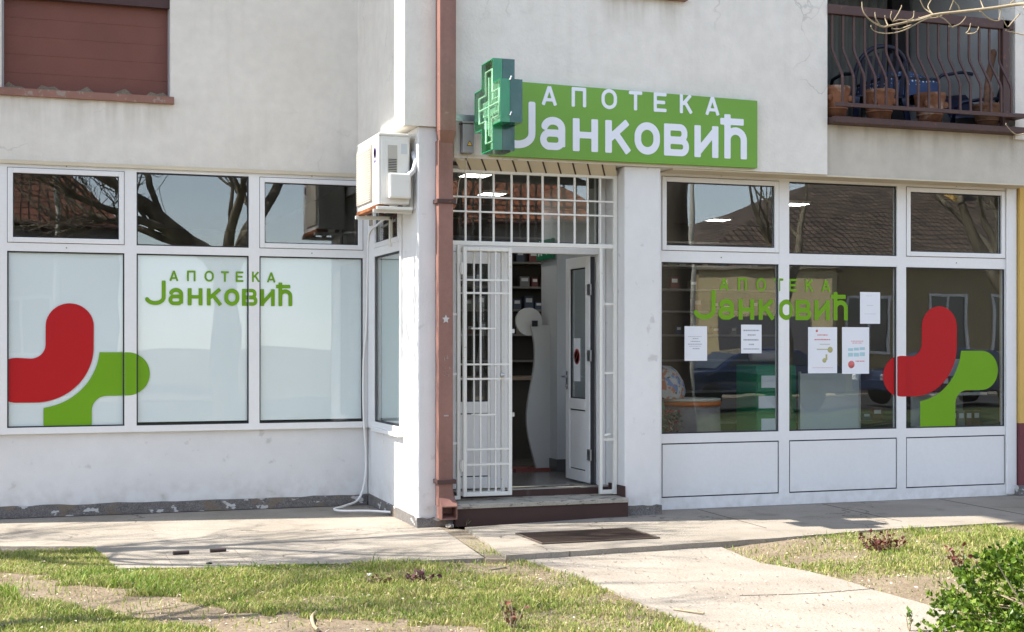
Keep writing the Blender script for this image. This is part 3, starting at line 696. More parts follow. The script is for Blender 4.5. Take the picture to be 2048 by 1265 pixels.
# ---------------------------------------------------------------- window lettering and red-green emblem decals
def zones_for(cols, y_glass, y_frame):
    zs_ = []
    for i, c in enumerate(cols):
        zs_.append((c[0], c[1], y_glass))
        if i < len(cols)-1: zs_.append((c[1], cols[i+1][0], y_frame))
    return zs_
ZL = zones_for(LC, YL-.02+.0285, YL-.02-.0015); ZR = zones_for(RC, YR+.0285, YR-.0015)
t = thing('window_lettering', (1.65, YL, 1.85), 'green Cyrillic lettering on the frosted panes of the left window', 'lettering')
word(SMALL, 'letter', decg, t, 1.005, 1.86, .1535, .157, ZL, 0); word(BIG, 'letter', decg, t, 1.005, 1.86, .1535, .157, ZL, 0)
t = thing('window_lettering', (6.57, YR, 1.72), 'green Cyrillic lettering on the dark clear panes of the right window', 'lettering')
word(SMALL, 'letter', decg, t, 5.772, 1.732, .1875, .192, ZR, 0); word(BIG, 'letter', decg, t, 5.772, 1.732, .1875, .192, ZR, 0)
U = .00133
def arcp(cx, cy, r, a0, a1, n=24): return [(cx+r*math.cos(rad(a0+(a1-a0)*i/n)), cy+r*math.sin(rad(a0+(a1-a0)*i/n))) for i in range(n+1)]
# pixel-unit outlines (y down): arc centre (235,575)
red_shape = arcp(452, 438, 153.5, 180, 360)+arcp(235, 575, 370, 0, 90)[0:]+arcp(117, 796, 148.5, 90, 270)+arcp(205, 560, 93, 90, 0, 10)[0:]
grn_shape = [(648, 612)]+arcp(825, 758, 146, -90, 90)+arcp(690, 1003, 98, 270, 180, 10)+[(592, 1200), (285, 1200), (285, 972)]+arcp(235, 575, 408, 83, 5, 20)
def decal(ox, oz, zones, label, zmin):
    t_ = thing('window_decal', (ox, zones[0][2], oz-.7), label, 'decal')
    for nm, sh, mt in (('red_shape', red_shape, decr), ('green_shape', grn_shape, decg)):
        fn0 = poly_sdf([((x-235)*U, (575-y)*U) for x, y in sh]); mb_ = MB()
        for (a, b, y) in zones:
            if ox+.98 < a or ox-.4 > b: continue
            u0, u1 = a-ox, b-ox
            g = lambda X, Z, u0=u0, u1=u1: np.maximum(np.maximum(fn0(X, Z), zmin-Z), np.maximum(u0-X, X-u1))
            msq(mb_, g, max(-.42, u0-.02), min(1.02, u1+.02), -.86, .42, .008, lambda u, v_, y=y: (ox+u, y, oz+v_))
        tidy(mb_.build(nm, mt, t_, recalc=False))
decal(.045, 1.482, ZL, 'red and green emblem on the frosted left window, cut off by the window frame', -.702)
decal(8.12, 1.490, ZR, 'complete red and green emblem on the clear right window', -.793)
# ---------------------------------------------------------------- projecting cross sign
cr = thing('pharmacy_cross', (3.57, 10.64, 3.05), 'green acrylic cross sign with white tubes projecting from the wall', 'sign')
cy, cz, W_, A_ = 10.645, 3.42, .335, .15
def cross(hw, ha, hh=None):
    hh = hh or hw+.03; return [(cy-ha, cz-hh), (cy+ha, cz-hh), (cy+ha, cz-ha-.02), (cy+hw, cz-ha-.02), (cy+hw, cz+ha+.02), (cy+ha, cz+ha+.02), (cy+ha, cz+hh), (cy-ha, cz+hh), (cy-ha, cz+ha+.02), (cy-hw, cz+ha+.02), (cy-hw, cz-ha-.02), (cy-ha, cz-ha-.02)]
cp = cross(W_, A_)
def ring(mb_, poly, x0, x1, t):
    n = len(poly)
    inner = cross(W_-t, A_-t, W_+.03-t)
    for x in (x0, x1): mb_.add([(x, *p) for p in poly]+[(x, *p) for p in inner], [(i, (i+1) % n, n+(i+1) % n, n+i) for i in range(n)])
    for q in (poly, inner): mb_.add([(x0, *p) for p in q]+[(x1, *p) for p in q], [(i, (i+1) % n, n+(i+1) % n, n+i) for i in range(n)])
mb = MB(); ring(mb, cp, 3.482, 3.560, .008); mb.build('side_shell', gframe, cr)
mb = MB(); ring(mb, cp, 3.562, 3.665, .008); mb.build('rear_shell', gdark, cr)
mb = MB(); mb.prism(cross(W_-.01, A_-.01, W_+.02), lambda u, v_, t_: (t_, u, v_), 3.556, 3.566); mb.build('back_plate', gback, cr)
mb = MB(); mb.prism(cross(W_-.009, A_-.009, W_+.021), lambda u, v_, t_: (t_, u, v_), 3.484, 3.487); mb.build('face', gface, cr)
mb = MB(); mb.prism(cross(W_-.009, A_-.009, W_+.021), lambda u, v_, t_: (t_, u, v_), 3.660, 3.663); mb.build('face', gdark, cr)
mb = MB(); xt = 3.50; cq = [(xt, *p) for p in cross(W_-.075, A_-.065, W_-.045)]
mb.tube(cq+[cq[0]], .009, 6); mb.tube([(xt, cy, cz-W_+.1), (xt, cy, cz+W_-.1)], .009, 6); mb.tube([(xt, cy-W_+.08, cz), (xt, cy+W_-.08, cz)], .009, 6)
cq = [(xt+.02, *p) for p in cross(W_-.13, A_-.115, W_-.10)]; mb.tube(cq+[cq[0]], .006, 6); mb.build('neon_tube', neon, cr)
mb = MB(); mb.bar((3.59, 10.98, 3.40), (3.59, YU, 3.40), .03); mb.box(3.36, 3.60, YU-.012, YU-.001, 3.375, 3.43); mb.box(3.555, 3.605, YU-.016, YU-.004, 3.36, 3.56); mb.build('bracket', steel, cr)
mb = MB()
for z in (cz+.16, cz-.12): mb.tube([(3.558, cy-W_-.012, z), (3.57, cy-W_-.012, z+.03)], .006, 6)
mb.build('latch', steel, cr)
# transformer box with warning triangle, loose wires
tb = thing('electrical_box', (3.45, 11.1, 3.08), 'grey electrical box with yellow warning triangle beside the downpipe', 'electrical box')
mb = MB(); mb.box(3.405, 3.505, YU-.09, YU-.002, 3.10, 3.345); mb.build('housing', greyb, tb, bevel=.008)
mb = MB(); mb.box(3.395, 3.515, YU-.10, YU-.002, 3.348, 3.362); mb.build('lid', greyb, tb, bevel=.003)
tri = lambda s_: [(3.465-.026*s_, 3.175-.015*s_), (3.465+.026*s_, 3.175-.015*s_), (3.465, 3.175+.030*s_)]
mb = MB(); mb.prism(tri(1), lambda u, v_, t_: (u, t_, v_), YU-.0925, YU-.0905); mb.m = 1; mb.prism(tri(.68), lambda u, v_, t_: (u, t_, v_), YU-.094, YU-.0926); mb.m = 0
mb.add([(3.467, YU-.0945, 3.188), (3.461, YU-.0945, 3.176), (3.466, YU-.0945, 3.176), (3.463, YU-.0945, 3.166), (3.469, YU-.0945, 3.179), (3.464, YU-.0945, 3.179)], [(0, 1, 2), (3, 4, 5)])
mb.build('warning_triangle', [black, mat('warning_yellow', (.65, .40, .03), .5)], tb)
mb = MB()
mb.tube([(3.43, YU-.05, 3.10), (3.42, YU-.07, 3.04), (3.38, YU-.06, 3.05), (3.365, YU-.04, 3.14), (3.36, YU-.03, 3.30)], .004, 6)
mb.tube([(3.46, YU-.05, 3.10), (3.455, YU-.02, 2.98), (3.445, 11.30, 2.9), (3.43, 11.33, 2.70)], .003, 6); mb.build('cable', mat('cable_beige', (.5, .47, .4), .6), tb)
# ---------------------------------------------------------------- downpipe
dp = thing('downpipe', (3.33, 11.1, 0), 'brown square downpipe at the corner pillar beside the door', 'downpipe')
mb = MB(); mb.box(3.195, 3.335, 11.02, YU-.001, 3.27, 11.5)
a = [(3.195, 11.02), (3.335, 11.02), (3.335, YU-.001), (3.195, YU-.001)]; c = [(3.215, 11.09), (3.325, 11.09), (3.325, YU-.001), (3.215, YU-.001)]
v = [(p[0], p[1], 3.27) for p in a]+[(p[0], p[1], 3.15) for p in c]; mb.add(v, [(0, 1, 5, 4), (1, 2, 6, 5), (2, 3, 7, 6), (3, 0, 4, 7), (4, 5, 6, 7)])
mb.build('upper_box', brown, dp, bevel=.004)
mb = MB(); mb.box(3.20, 3.325, 11.075, YF-.003, .16, 3.2); mb.build('pipe', brown, dp, bevel=.003)
mb = MB()
for z in (2.675, .345): mb.box(3.182, 3.348, 11.055, YF-.002, z, z+.035)
mb.build('collar', rail, dp, bevel=.002)
mb = MB(); x0, x1 = 3.205, 3.34
o_ = [(x0, 11.0, .055), (x1, 11.0, .055), (x1, 11.0, .165), (x0, 11.0, .165)]; i_ = [(x0+.008, 11.0, .063), (x1-.008, 11.0, .063), (x1-.008, 11.0, .157), (x0+.008, 11.0, .157)]
bk = [(x0, YF-.03, .055), (x1, YF-.03, .055), (x1, YF-.03, .30), (x0, YF-.03, .30)]; ib = [(x0+.008, YF-.05, .09), (x1-.008, YF-.05, .09), (x1-.008, YF-.05, .16), (x0+.008, YF-.05, .16)]
mb.add(o_+i_+bk+ib, [(0, 1, 5, 4), (1, 2, 6, 5), (2, 3, 7, 6), (3, 0, 4, 7), (0, 8, 9, 1), (1, 9, 10, 2), (2, 10, 11, 3), (3, 11, 8, 0), (4, 5, 13, 12), (5, 6, 14, 13), (6, 7, 15, 14), (7, 4, 12, 15), (12, 13, 14, 15)])
mb.build('outlet_shoe', brown, dp)
mb = MB(); sc = (3.262, 1.712)
mb.prism([(sc[0]+(.034 if k % 2 == 0 else .016)*math.sin(k*math.pi/5), sc[1]+(.038 if k % 2 == 0 else .018)*math.cos(k*math.pi/5)) for k in range(10)], lambda u, v_, t_: (u, t_, v_), 11.0715, 11.0738)
mb.build('star_sticker', mat('sticker_grey', (.48, .46, .44), .6), dp)
mb = MB(); r = random.Random(3)
for i in range(13):
    x, z = 3.262+r.uniform(-.045, .045), 1.35+r.uniform(-.11, .05); mb.bar((x, 11.0735, z), (x+r.uniform(-.02, .02), 11.0735, z+r.uniform(-.03, .03)), .004, .0015)
mb.box(3.245, 3.285, 11.072, 11.0742, .905, .917); mb.build('scratch_mark', mat('scratch_grey', (.35, .30, .28), .7), dp)
# ---------------------------------------------------------------- air conditioner
ac = thing('air_conditioner', (2.86, 11.66, 2.6), 'white air conditioner outdoor unit on brackets in the building corner', 'air conditioner')
ax0, ax1, ay0, ay1, az0, az1 = 2.735, 3.0, 11.25, 12.08, 2.67, 3.262
mb = MB(); mb.box(ax0+.012, ax1, ay0, ay1, az0, az1-.02); mb.build('casing', acw, ac, bevel=.012)
mb = MB(); mb.box(ax0-.002, ax1+.006, ay0-.006, ay1+.006, az1-.022, az1); mb.build('top_cover', acw, ac, bevel=.006)
mb = MB(); mb.box(ax0, ax0+.014, ay0+.004, ay1, az0, az1-.024); mb.build('front_panel', acw, ac, bevel=.004)
mb = MB(); fy, fz = ay0+.49, (az0+az1)/2-.01
gx = ax0-.012; mb.box(gx-.002, ax0, ay0+.24, ay1-.05, az0+.05, az1-.07)
mb.m = 1
for k in range(22):
    z = az0+.07+k*.02
    mb.bar((gx-.004, ay0+.25, z), (gx-.004, ay1-.06, z), .005, .006)
mb.build('fan_grille', [mat('unit_beige', (.52, .47, .39), .6), mat('unit_louvre', (.62, .58, .51), .5)], ac)
mb = MB(); mb.lathe([(.036, -.003), (.036, 0), (.046, 0), (.046, -.003), (.036, -.003)], (ax0-.001, ay0+.13, az1-.15), 20, 'x'); mb.box(ax0-.003, ax0, ay0+.10, ay0+.17, az1-.23, az1-.215); mb.build('badge', mat('badge_violet', (.22, .16, .34), .4), ac)
mb = MB(); mb.box(ax0+.055, ax1-.012, ay0-.004, ay0+.01, az0+.05, az1-.06); mb.build('side_panel', acw, ac, bevel=.003)
mb = MB(); mb.m = 0; mb.box(ax0+.075, ax0+.155, ay0-.0062, ay0-.002, az1-.33, az1-.10)
mb.m = 1
for k in range(8): mb.box(ax0+.08, ax0+.15, ay0-.0085, ay0-.006, az1-.32+k*.014, az1-.314+k*.014)
mb.build('side_louvre', [acg, black], ac)
mb = MB(); mb.box(ax0+.075, ax1-.005, ay0-.065, ay0-.003, az0+.045, az0+.255); mb.build('valve_cover', acw, ac, bevel=.014)
mb = MB(); mb.box(ax1-.075, ax1-.025, ay0-.0062, ay0-.003, az1-.17, az1-.085); mb.build('rating_label', mat('label_grey', (.50, .52, .53), .5), ac)
mb = MB()
for y in (ay0+.07, ay1-.10):
    mb.box(ax0-.03, XR-.01, y, y+.035, az0-.065, az0-.035); mb.box(XR-.04, XR-.012, y, y+.035, az0-.3, az0-.035) if y > 11.5 else mb.box(XR-.03, XR-.002, y, y+.035, az0-.035, az0+.3)
mb.box(ax0-.02, XR-.03, ay0-.02, ay0+.02, az0-.045, az0-.02); mb.build('bracket', metalw, ac, bevel=.003)
mb = MB(); mb.box(ax0-.012, ax0+.055, ay0+.03, ay1-.03, az0-.033, az0-.002); mb.build('wood_strip', wood, ac, bevel=.004)
mb = MB()
for x in (ax0+.09, ax1-.06):
    for y in (ay0+.09, ay1-.09): mb.lathe([(.022, -.03), (.028, -.015), (.02, -.001)], (x, y, az0), 10)
mb.build('rubber_foot', rail, ac)
mb = MB(); mb.tube([(ax1-.03, ay0-.03, az0+.23), (ax1+.02, ay0-.045, az0+.28), (ax1+.045, ay0-.03, az0+.36), (ax1+.045, ay0+.05, az0+.43), (XR+.02, ay0+.12, az0+.46)], .024, 10); mb.build('pipe_insulation', mat('pipe_wrap', (.55, .55, .57), .5), ac)
# drain hose
pts = [(3.0, 12.10, 2.63), (3.018, 12.5, 2.60), (3.02, 12.80, 2.55), (3.022, 12.88, 2.3), (3.012, 12.89, 1.7), (2.985, 12.89, 1.35), (2.985, 12.89, .85), (3.005, 12.885, .5), (2.99, 12.84, .25), (2.90, 12.72, .06), (2.72, 12.55, .018), (2.60, 12.40, .014), (2.64, 12.25, .012), (2.85, 12.18, .012), (3.03, 12.02, .012)]
def smooth_path(p, n=6):
    p = [Vector(q) for q in p]; out = []
    for i in range(len(p)-1):
        a, b, c, d = p[max(i-1, 0)], p[i], p[i+1], p[min(i+2, len(p)-1)]
        for k in range(n):
            t_ = k/n; out.append(.5*((2*b)+(c-a)*t_+(2*a-5*b+4*c-d)*t_*t_+(3*b-a-3*c+d)*t_**3))
    return out+[p[-1]]
mb = MB(); mb.tube(smooth_path(pts), .0105, 8)
tag(mb.build('drain_hose', mat('hose_white', (.70, .69, .66), .5)), 'white drain hose running down the corner and curling on the pavement', 'hose')
# ---------------------------------------------------------------- security grille over the door
gr = thing('security_grille', (4.15, 11.35, .17), 'white painted steel security grille in front of the shop door', 'grille')
YG = 11.35
mb = MB()
mb.box(3.365, 3.40, YG-.02, YG+.02, .168, 3.05); mb.box(4.885, 4.925, YG-.02, YG+.02, .175, 3.05); mb.box(3.40, 4.885, YG-.018, YG+.018, 2.972, 3.002); mb.box(3.40, 4.885, YG-.018, YG+.018, 2.352, 2.388)
mb.box(4.755, 4.782, YG-.018, YG+.018, .18, 2.352); mb.box(3.44, 3.47, YG-.018, YG+.018, .18, 2.352)
mb.box(4.782, 4.885, YG-.018, YG+.018, .18, .215); mb.box(3.40, 3.44, YG-.018, YG+.018, .18, .21)
mb.build('outer_frame', metalw, gr, bevel=.003)
for i, px in enumerate((931, 960, 987, 1023, 1056, 1085, 1117, 1149, 1175, 1200)):
    x = P(px, 400, YG)[0]; mb = MB(); mb.box(x-.008, x+.008, YG-.008, YG+.008, 2.388, 2.972); mb.build('bar', metalw, gr)
mb = MB()
for z in (2.765, 2.64): mb.box(3.40, 4.885, YG-.018, YG-.0082, z-.007, z+.007)
for z in (1.86, 1.25, .66):
    mb.box(4.782, 4.885, YG-.006, YG+.006, z-.01, z+.01)
    if z < 1.8: mb.box(3.40, 3.44, YG-.006, YG+.006, z-.01, z+.01)
mb.box(3.40, 3.44, YG-.006, YG+.006, 1.75, 1.77); mb.build('cross_bar', metalw, gr)
def leaf(name, x0, x1, y):
    mb_ = MB(); mb_.frame(x0, x1, .205, 2.335, y-.016, y+.016, .032); o = mb_.build(name, metalw, gr, bevel=.003)
    mb_ = MB(); w_ = x1-x0
    for t_ in (.36, .67): mb_.box(x0+w_*t_-.007, x0+w_*t_+.007, y-.007, y+.007, .237, 2.303)
    mb_.build('bar', metalw, o); mb_ = MB()
    for z in (2.055, 1.943, 1.332, 1.208, .605, .475): mb_.box(x0+.032, x1-.032, y-.0165, y-.0072, z-.007, z+.007)
    for z in (1.64, .90): mb_.box(x0+w_*.30, x0+w_*.67, y-.016, y-.0072, z-.007, z+.007)
    mb_.build('cross_bar', metalw, o); return o
lo = leaf('gate_leaf', 3.485, 3.925, YG-.03)
mb = MB()
for z in (1.60, .88): mb.box(3.925, 3.95, YG-.035, YG-.025, z, z+.035)
mb.lathe([(0, -.02), (.02, -.02), (.02, 0), (0, 0)], (3.83, YG-.05, 1.24), 10, 'y'); mb.build('lock_lug', steel, lo)
leaf('gate_leaf', 3.452, 3.885, YG+.045)
mb = MB()
for z in (.42, 2.10): mb.tube([(3.478, YG-.03, z), (3.478, YG-.03, z+.10)], .013, 8); mb.box(3.46, 3.50, YG-.034, YG-.02, z+.02, z+.08)
mb.tube([(4.80, YG-.02, .70), (4.84, YG-.05, .71)], .012, 6); mb.build('gate_hinge', metalw, gr)
# ---------------------------------------------------------------- notices on the right window
def poster(px0, px1, py0, py1, label, marks, n_):
    a = P(px0, py1, YR+.028); b = P(px1, py0, YR+.028)
    c = P(px1, py1, YR+.028); z0 = (a[2]+c[2])/2; z1 = b[2]; yy = YR+.0275
    t_ = thing('notice', (a[0], yy, z0), label, 'notice')
    m_ = MB(); m_.box(a[0], b[0], yy-.001, yy, z0, z1); m_.build('sheet', paper, t_)
    w_, h_ = b[0]-a[0], z1-z0
    for nm, mt, prims in marks:
        m_ = MB()
        for q in prims:
            if q[0] == 'l': m_.box(a[0]+w_*q[1], a[0]+w_*q[2], yy-.0019, yy-.0011, z0+h_*(q[3]-q[4]/2), z0+h_*(q[3]+q[4]/2))
            elif q[0] == 't':
                r_ = random.Random(int(q[3]*999)); x = q[1]
                while x < q[2]:
                    d_ = min(q[2], x+r_.uniform(.03, .09)); m_.box(a[0]+w_*x, a[0]+w_*d_, yy-.0019, yy-.0011, z0+h_*(q[3]-q[4]*.33), z0+h_*(q[3]+q[4]*.33)); x = d_+.018
            elif q[0] == 'c': m_.lathe([(0, -.0006), (w_*q[3], -.0006), (w_*q[3], 0)], (a[0]+w_*q[1], yy-.0012, z0+h_*q[2]), 18, 'y')
            elif q[0] == 'o': m_.lathe([(w_*q[3]*.7, -.0006), (w_*q[3], -.0006), (w_*q[3], 0), (w_*q[3]*.7, 0)], (a[0]+w_*q[1], yy-.0012, z0+h_*q[2]), 18, 'y')
        m_.build(nm, mt, t_)
poster(1369, 1414, 653, 722, 'white notice with small bold text, lowest left on the right window', [('text', ink, [('t', .15, .75, .70, .02), ('t', .36, .62, .64, .035), ('t', .27, .70, .56, .035), ('t', .15, .78, .48, .035), ('t', .2, .72, .42, .02), ('t', .36, .66, .35, .04)])], 1)
poster(1482, 1523, 650, 707, 'white notice with large grey lettering under the window lettering', [('text', ink, [('t', .12, .88, .80, .07), ('t', .32, .70, .64, .07), ('t', .12, .86, .47, .08), ('t', .38, .64, .31, .07), ('t', .12, .88, .15, .06)])], 2)
poster(1720, 1760, 585, 648, 'pale blank-looking notice placed highest, right of the lettering', [('text', mat('ink_pale', (.5, .52, .58), .7), [('t', .3, .6, .88, .02), ('t', .33, .65, .58, .03), ('t', .2, .8, .31, .025)])], 3)
poster(1616, 1674, 655, 747, 'white poster with red heading and drawing of a key', [('heading', redink, [('t', .32, .68, .83, .034), ('t', .22, .76, .73, .034), ('t', .15, .85, .12, .010), ('c', .30, .92, .04)]), ('drawing', olive, [('l', .30, .68, .52, .02), ('o', .76, .51, .09), ('o', .56, .28, .07), ('l', .40, .75, .63, .012), ('l', .60, .66, .35, .12)])], 4)
poster(1684, 1738, 655, 748, 'white poster with a red disc and six small teal pictures', [('heading', redink, [('t', .33, .78, .70, .02), ('t', .38, .74, .66, .02), ('c', .34, .20, .12)]), ('picture', cyan, [('l', .22, .40, .52, .06), ('l', .43, .62, .53, .06), ('l', .65, .84, .54, .06), ('l', .22, .40, .41, .08), ('l', .43, .62, .41, .08), ('l', .65, .84, .42, .08)]), ('caption', redink, [('t', .5, .84, .27, .03)])], 5)
# ================================================================ inside the shop
FZ = .22
db = thing('display_board', (4.85, 13.3, FZ), 'pale wavy-edged display board with a round top behind the open door', 'display board')
n = 40; lft = []; zb, zt_ = .25, 1.70
for i in range(n+1):
    t_ = i/n; lft.append((4.80+.055*math.sin(t_*2*math.pi*1.02+2.6)+.02-.05*t_, zb+(zt_-zb)*t_))
mb = MB(); mb.prism([(5.0, zb), (4.75, zb)]+lft+[(5.0, zt_)], lambda u, v, t: (u, t, v), 13.22, 13.26); mb.build('panel', mat('board_grey', (.52, .53, .52), .5), db)
mb = MB(); mb.lathe([(0, -.02), (.142, -.02), (.142, .02), (0, .02)], (4.795, 13.30, 1.735), 36, 'y', False); mb.build('disc', mat('board_disc', (.60, .60, .58), .5), db)
mb = MB(); mb.box(4.80, 4.856, 13.195, 13.219, 1.685, 1.745); mb.build('holder', black, db)
mb = MB(); mb.box(4.62, 5.0, 13.18, 13.45, FZ, .248); mb.build('base', mat('base_red', (.22, .06, .05), .5), db)
def room_thing_box(): pass
sf = thing('shelf_unit', (5.4, 16.1, FZ), 'dark tall shelf unit of medicine boxes at the back of the shop', 'shelf')
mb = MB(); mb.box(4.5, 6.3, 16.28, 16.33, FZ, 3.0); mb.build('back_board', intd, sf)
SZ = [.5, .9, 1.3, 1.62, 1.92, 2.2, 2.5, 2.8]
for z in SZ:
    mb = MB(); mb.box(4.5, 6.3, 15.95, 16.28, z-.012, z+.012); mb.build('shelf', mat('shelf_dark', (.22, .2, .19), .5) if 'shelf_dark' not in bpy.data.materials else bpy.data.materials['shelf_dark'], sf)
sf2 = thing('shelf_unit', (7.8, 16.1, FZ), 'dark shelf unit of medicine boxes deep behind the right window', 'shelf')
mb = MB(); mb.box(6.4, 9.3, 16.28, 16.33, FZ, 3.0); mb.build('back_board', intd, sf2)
for z in SZ: mb = MB(); mb.box(6.4, 9.3, 15.95, 16.28, z-.012, z+.012); mb.build('shelf', bpy.data.materials['shelf_dark'], sf2)
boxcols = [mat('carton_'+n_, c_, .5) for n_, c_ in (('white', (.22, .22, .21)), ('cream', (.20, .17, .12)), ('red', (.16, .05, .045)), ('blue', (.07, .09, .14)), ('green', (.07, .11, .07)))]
r = random.Random(21); meshes = []
for k, cm in enumerate(boxcols):
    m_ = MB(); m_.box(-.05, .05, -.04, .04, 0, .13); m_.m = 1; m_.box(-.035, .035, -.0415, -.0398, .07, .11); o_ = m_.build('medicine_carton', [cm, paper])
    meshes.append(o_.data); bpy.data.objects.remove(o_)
def carton(x, y, z, k, lab, grp):
    o_ = bpy.data.objects.new('medicine_carton', meshes[k]); COL.objects.link(o_); o_.location = (x, y, z); o_.scale = (r.uniform(.7, 1.3), 1, r.uniform(.6, 1.3)); tag(o_, lab, 'carton', grp)
    return o_
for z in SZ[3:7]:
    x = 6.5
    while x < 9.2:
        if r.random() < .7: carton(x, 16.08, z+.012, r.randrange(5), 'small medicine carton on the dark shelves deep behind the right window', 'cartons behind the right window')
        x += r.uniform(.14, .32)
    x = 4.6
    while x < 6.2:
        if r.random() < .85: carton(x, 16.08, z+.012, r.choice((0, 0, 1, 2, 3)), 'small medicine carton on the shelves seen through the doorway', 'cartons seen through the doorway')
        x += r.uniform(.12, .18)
ct = thing('counter', (5.3, 14.9, FZ), 'dark shop counter with a pale worktop beyond the doorway', 'counter')
mb = MB(); mb.box(4.4, 6.2, 14.7, 15.2, FZ, 1.10); mb.build('body', intd, ct)
mb = MB(); mb.box(4.37, 6.23, 14.64, 15.25, 1.105, 1.14); mb.build('worktop', mat('worktop', (.42, .30, .22), .4), ct)
ex = thing('exit_sign', (4.99, 13.3, 2.27), 'green emergency exit sign with white arrow high on the inner column', 'sign')
mb = MB(); mb.box(4.955, 4.985, 13.05, 13.50, 2.37, 2.57); mb.build('panel', mat('exit_green', (.01, .16, .07), .5), ex)
mb = MB(); mb.prism([(13.12, 2.45), (13.12, 2.49), (13.2, 2.49), (13.2, 2.53), (13.27, 2.47), (13.2, 2.41), (13.2, 2.45)], lambda u, v, t: (t, u, v), 4.950, 4.954)
mb.prism([(13.33, 2.41), (13.36, 2.41), (13.39, 2.46), (13.42, 2.41), (13.45, 2.41), (13.41, 2.49), (13.45, 2.50), (13.45, 2.52), (13.40, 2.53), (13.34, 2.50), (13.35, 2.48), (13.38, 2.49)], lambda u, v, t: (t, u, v), 4.950, 4.954)
mb.lathe([(0, -.003), (.018, -.003), (.018, 0)], (4.954, 13.40, 2.548), 12, 'x'); mb.build('symbol', paper, ex)
# no smoking notice on the open door leaf
ns = thing('no_smoking_sticker', (4.80, 12.2, 1.23), 'white sticker with red no smoking ring on the open door', 'sticker')
mb = MB(); xs_ = hx-.0045; mb.box(xs_, xs_+.001, hy+.28, hy+.44, 1.16, 1.56); mb.build('sheet', paper, ns)
mb = MB(); mb.lathe([(.062, -.001), (.074, -.001), (.074, 0), (.062, 0), (.062, -.001)], (xs_-.0005, hy+.36, 1.39), 20, 'x'); mb.bar((xs_-.001, hy+.312, 1.438), (xs_-.001, hy+.408, 1.342), .010, .001); mb.build('ring', redink, ns)
# ceiling lamps
for i, (x, y) in enumerate(((3.86, 12.15), (4.5, 13.6), (6.35, 15.4), (8.1, 15.5), (8.0, 13.5))):
    t_ = thing('ceiling_lamp', (x, y, 3.04), 'square white lit ceiling panel lamp inside the shop', 'ceiling lamp', 'lit ceiling lamps inside the shop')
    m_ = MB(); m_.frame(x-.13, x+.13, 0, .26, 0, .03, .01); m_.v = [(a, y-.13+c, 3.05+b) for a, b, c in m_.v]; m_.build('frame', pvc, t_)
    m_ = MB(); m_.box(x-.12, x+.12, y-.12, y+.12, 3.052, 3.07); m_.build('diffuser', lampm, t_)
for i, lb in enumerate(('lit ceiling lamp nearest the door, above the transom', 'second lit ceiling lamp behind the door transom', 'small lit ceiling lamp at the right end of the door transom', 'lit ceiling lamp in the upper left pane of the right window', 'lit ceiling lamp in the upper middle pane of the right window')):
    o_ = bpy.data.objects['ceiling_lamp' + ('.%03d' % i if i else '')]; o_['label'] = lb
# things standing behind the right window
def P0(px, Y): return Y*math.tan(ang(px))
YI = 11.95
gc = thing('green_cabinet', (6.75, 12.3, FZ), 'green drawer cabinet with white paper labels in the right window', 'cabinet')
xa, xb = P0(1512, 12.0), P0(1592, 12.0)
gm = mat('cabinet_green', (.015, .20, .075), .45); mb = MB(); mb.box(xa, xb, 12.0, 12.4, FZ, 1.30); mb.build('body', gm, gc, bevel=.006)
for i, z in enumerate((.48, .72, .94, 1.14)):
    mb = MB(); mb.box(xa+.008, xb-.008, 11.985, 11.999, z-.10, z+.095); mb.build('drawer', gm, gc, bevel=.003)
    mb = MB(); mb.box(xa+.02+.03*(i % 2), xa+.23+.02*(i % 3), 11.981, 11.9845, z-.06, z+.06); mb.build('label', paper, gc)
mb = MB(); mb.lathe([(.0, 0), (.055, .0), (.055, .36), (0, .36)], (xa, 12.1, 1.39), 16, 'x'); tag(mb.build('paper_roll', mat('roll_grey', (.30, .26, .27), .7)), 'grey roll lying on top of the green cabinet', 'roll')
def cloth(name, c, prof, m, n=40, fold=.03, seed=0, sq=1.0):
    rr = random.Random(seed); ph = rr.uniform(0, 6); mb_ = MB(); vs = []
    for i, (q, z) in enumerate(prof):
        k_ = i/(len(prof)-1)
        for j in range(n):
            a_ = 2*math.pi*j/n; rr_ = q*(1+fold*k_*(math.sin(7*a_+ph)+.6*math.sin(11*a_+2*ph)))
            vs.append((c[0]+rr_*math.cos(a_), c[1]+rr_*math.sin(a_)*sq, c[2]+z))
    m_ = len(prof); fs = [(i*n+j, i*n+(j+1) % n, (i+1)*n+(j+1) % n, (i+1)*n+j) for i in range(m_-1) for j in range(n)]
    if prof[0][0] > 0: fs.append(tuple(range(n)))
    mb_.add(vs, fs, True); return mb_
rt = thing('round_table', (6.0, 12.35, FZ), 'small round display table with cream top and orange rim in the right window', 'table')
mb = MB(); mb.lathe([(0, .735), (.33, .735), (.335, .75), (.335, .758), (0, .758)], (6.05, 12.25, FZ), 40); mb.build('tabletop', mat('table_cream', (.55, .52, .44), .5), rt)
mb = MB(); mb.lathe([(.337, .69), (.34, .69), (.34, .734), (.337, .734)], (6.05, 12.25, FZ), 40); mb.build('rim', mat('rim_orange', (.50, .14, .03), .5), rt)
mb = cloth('c', (6.05, 12.25, FZ), [(.33, .69), (.335, .5), (.36, .25), (.39, .02)], None, 48, .035, 3); mb.build('skirt', mat('skirt_grey', (.26, .22, .20), .8, .3, 5), rt)
sk = cloth('s', (5.78, 12.2, .97), [(.0, .33), (.07, .325), (.13, .28), (.19, .18), (.21, .08), (.19, 0.012)], None, 30, .05, 5)
tag(sk.build('patterned_sack', spotted), 'white sack with orange and blue spots propped on the round table', 'sack')
gs = thing('draped_seat', (5.45, 12.0, FZ), 'green cloth draped over a low seat at the left edge of the right window', 'seat')
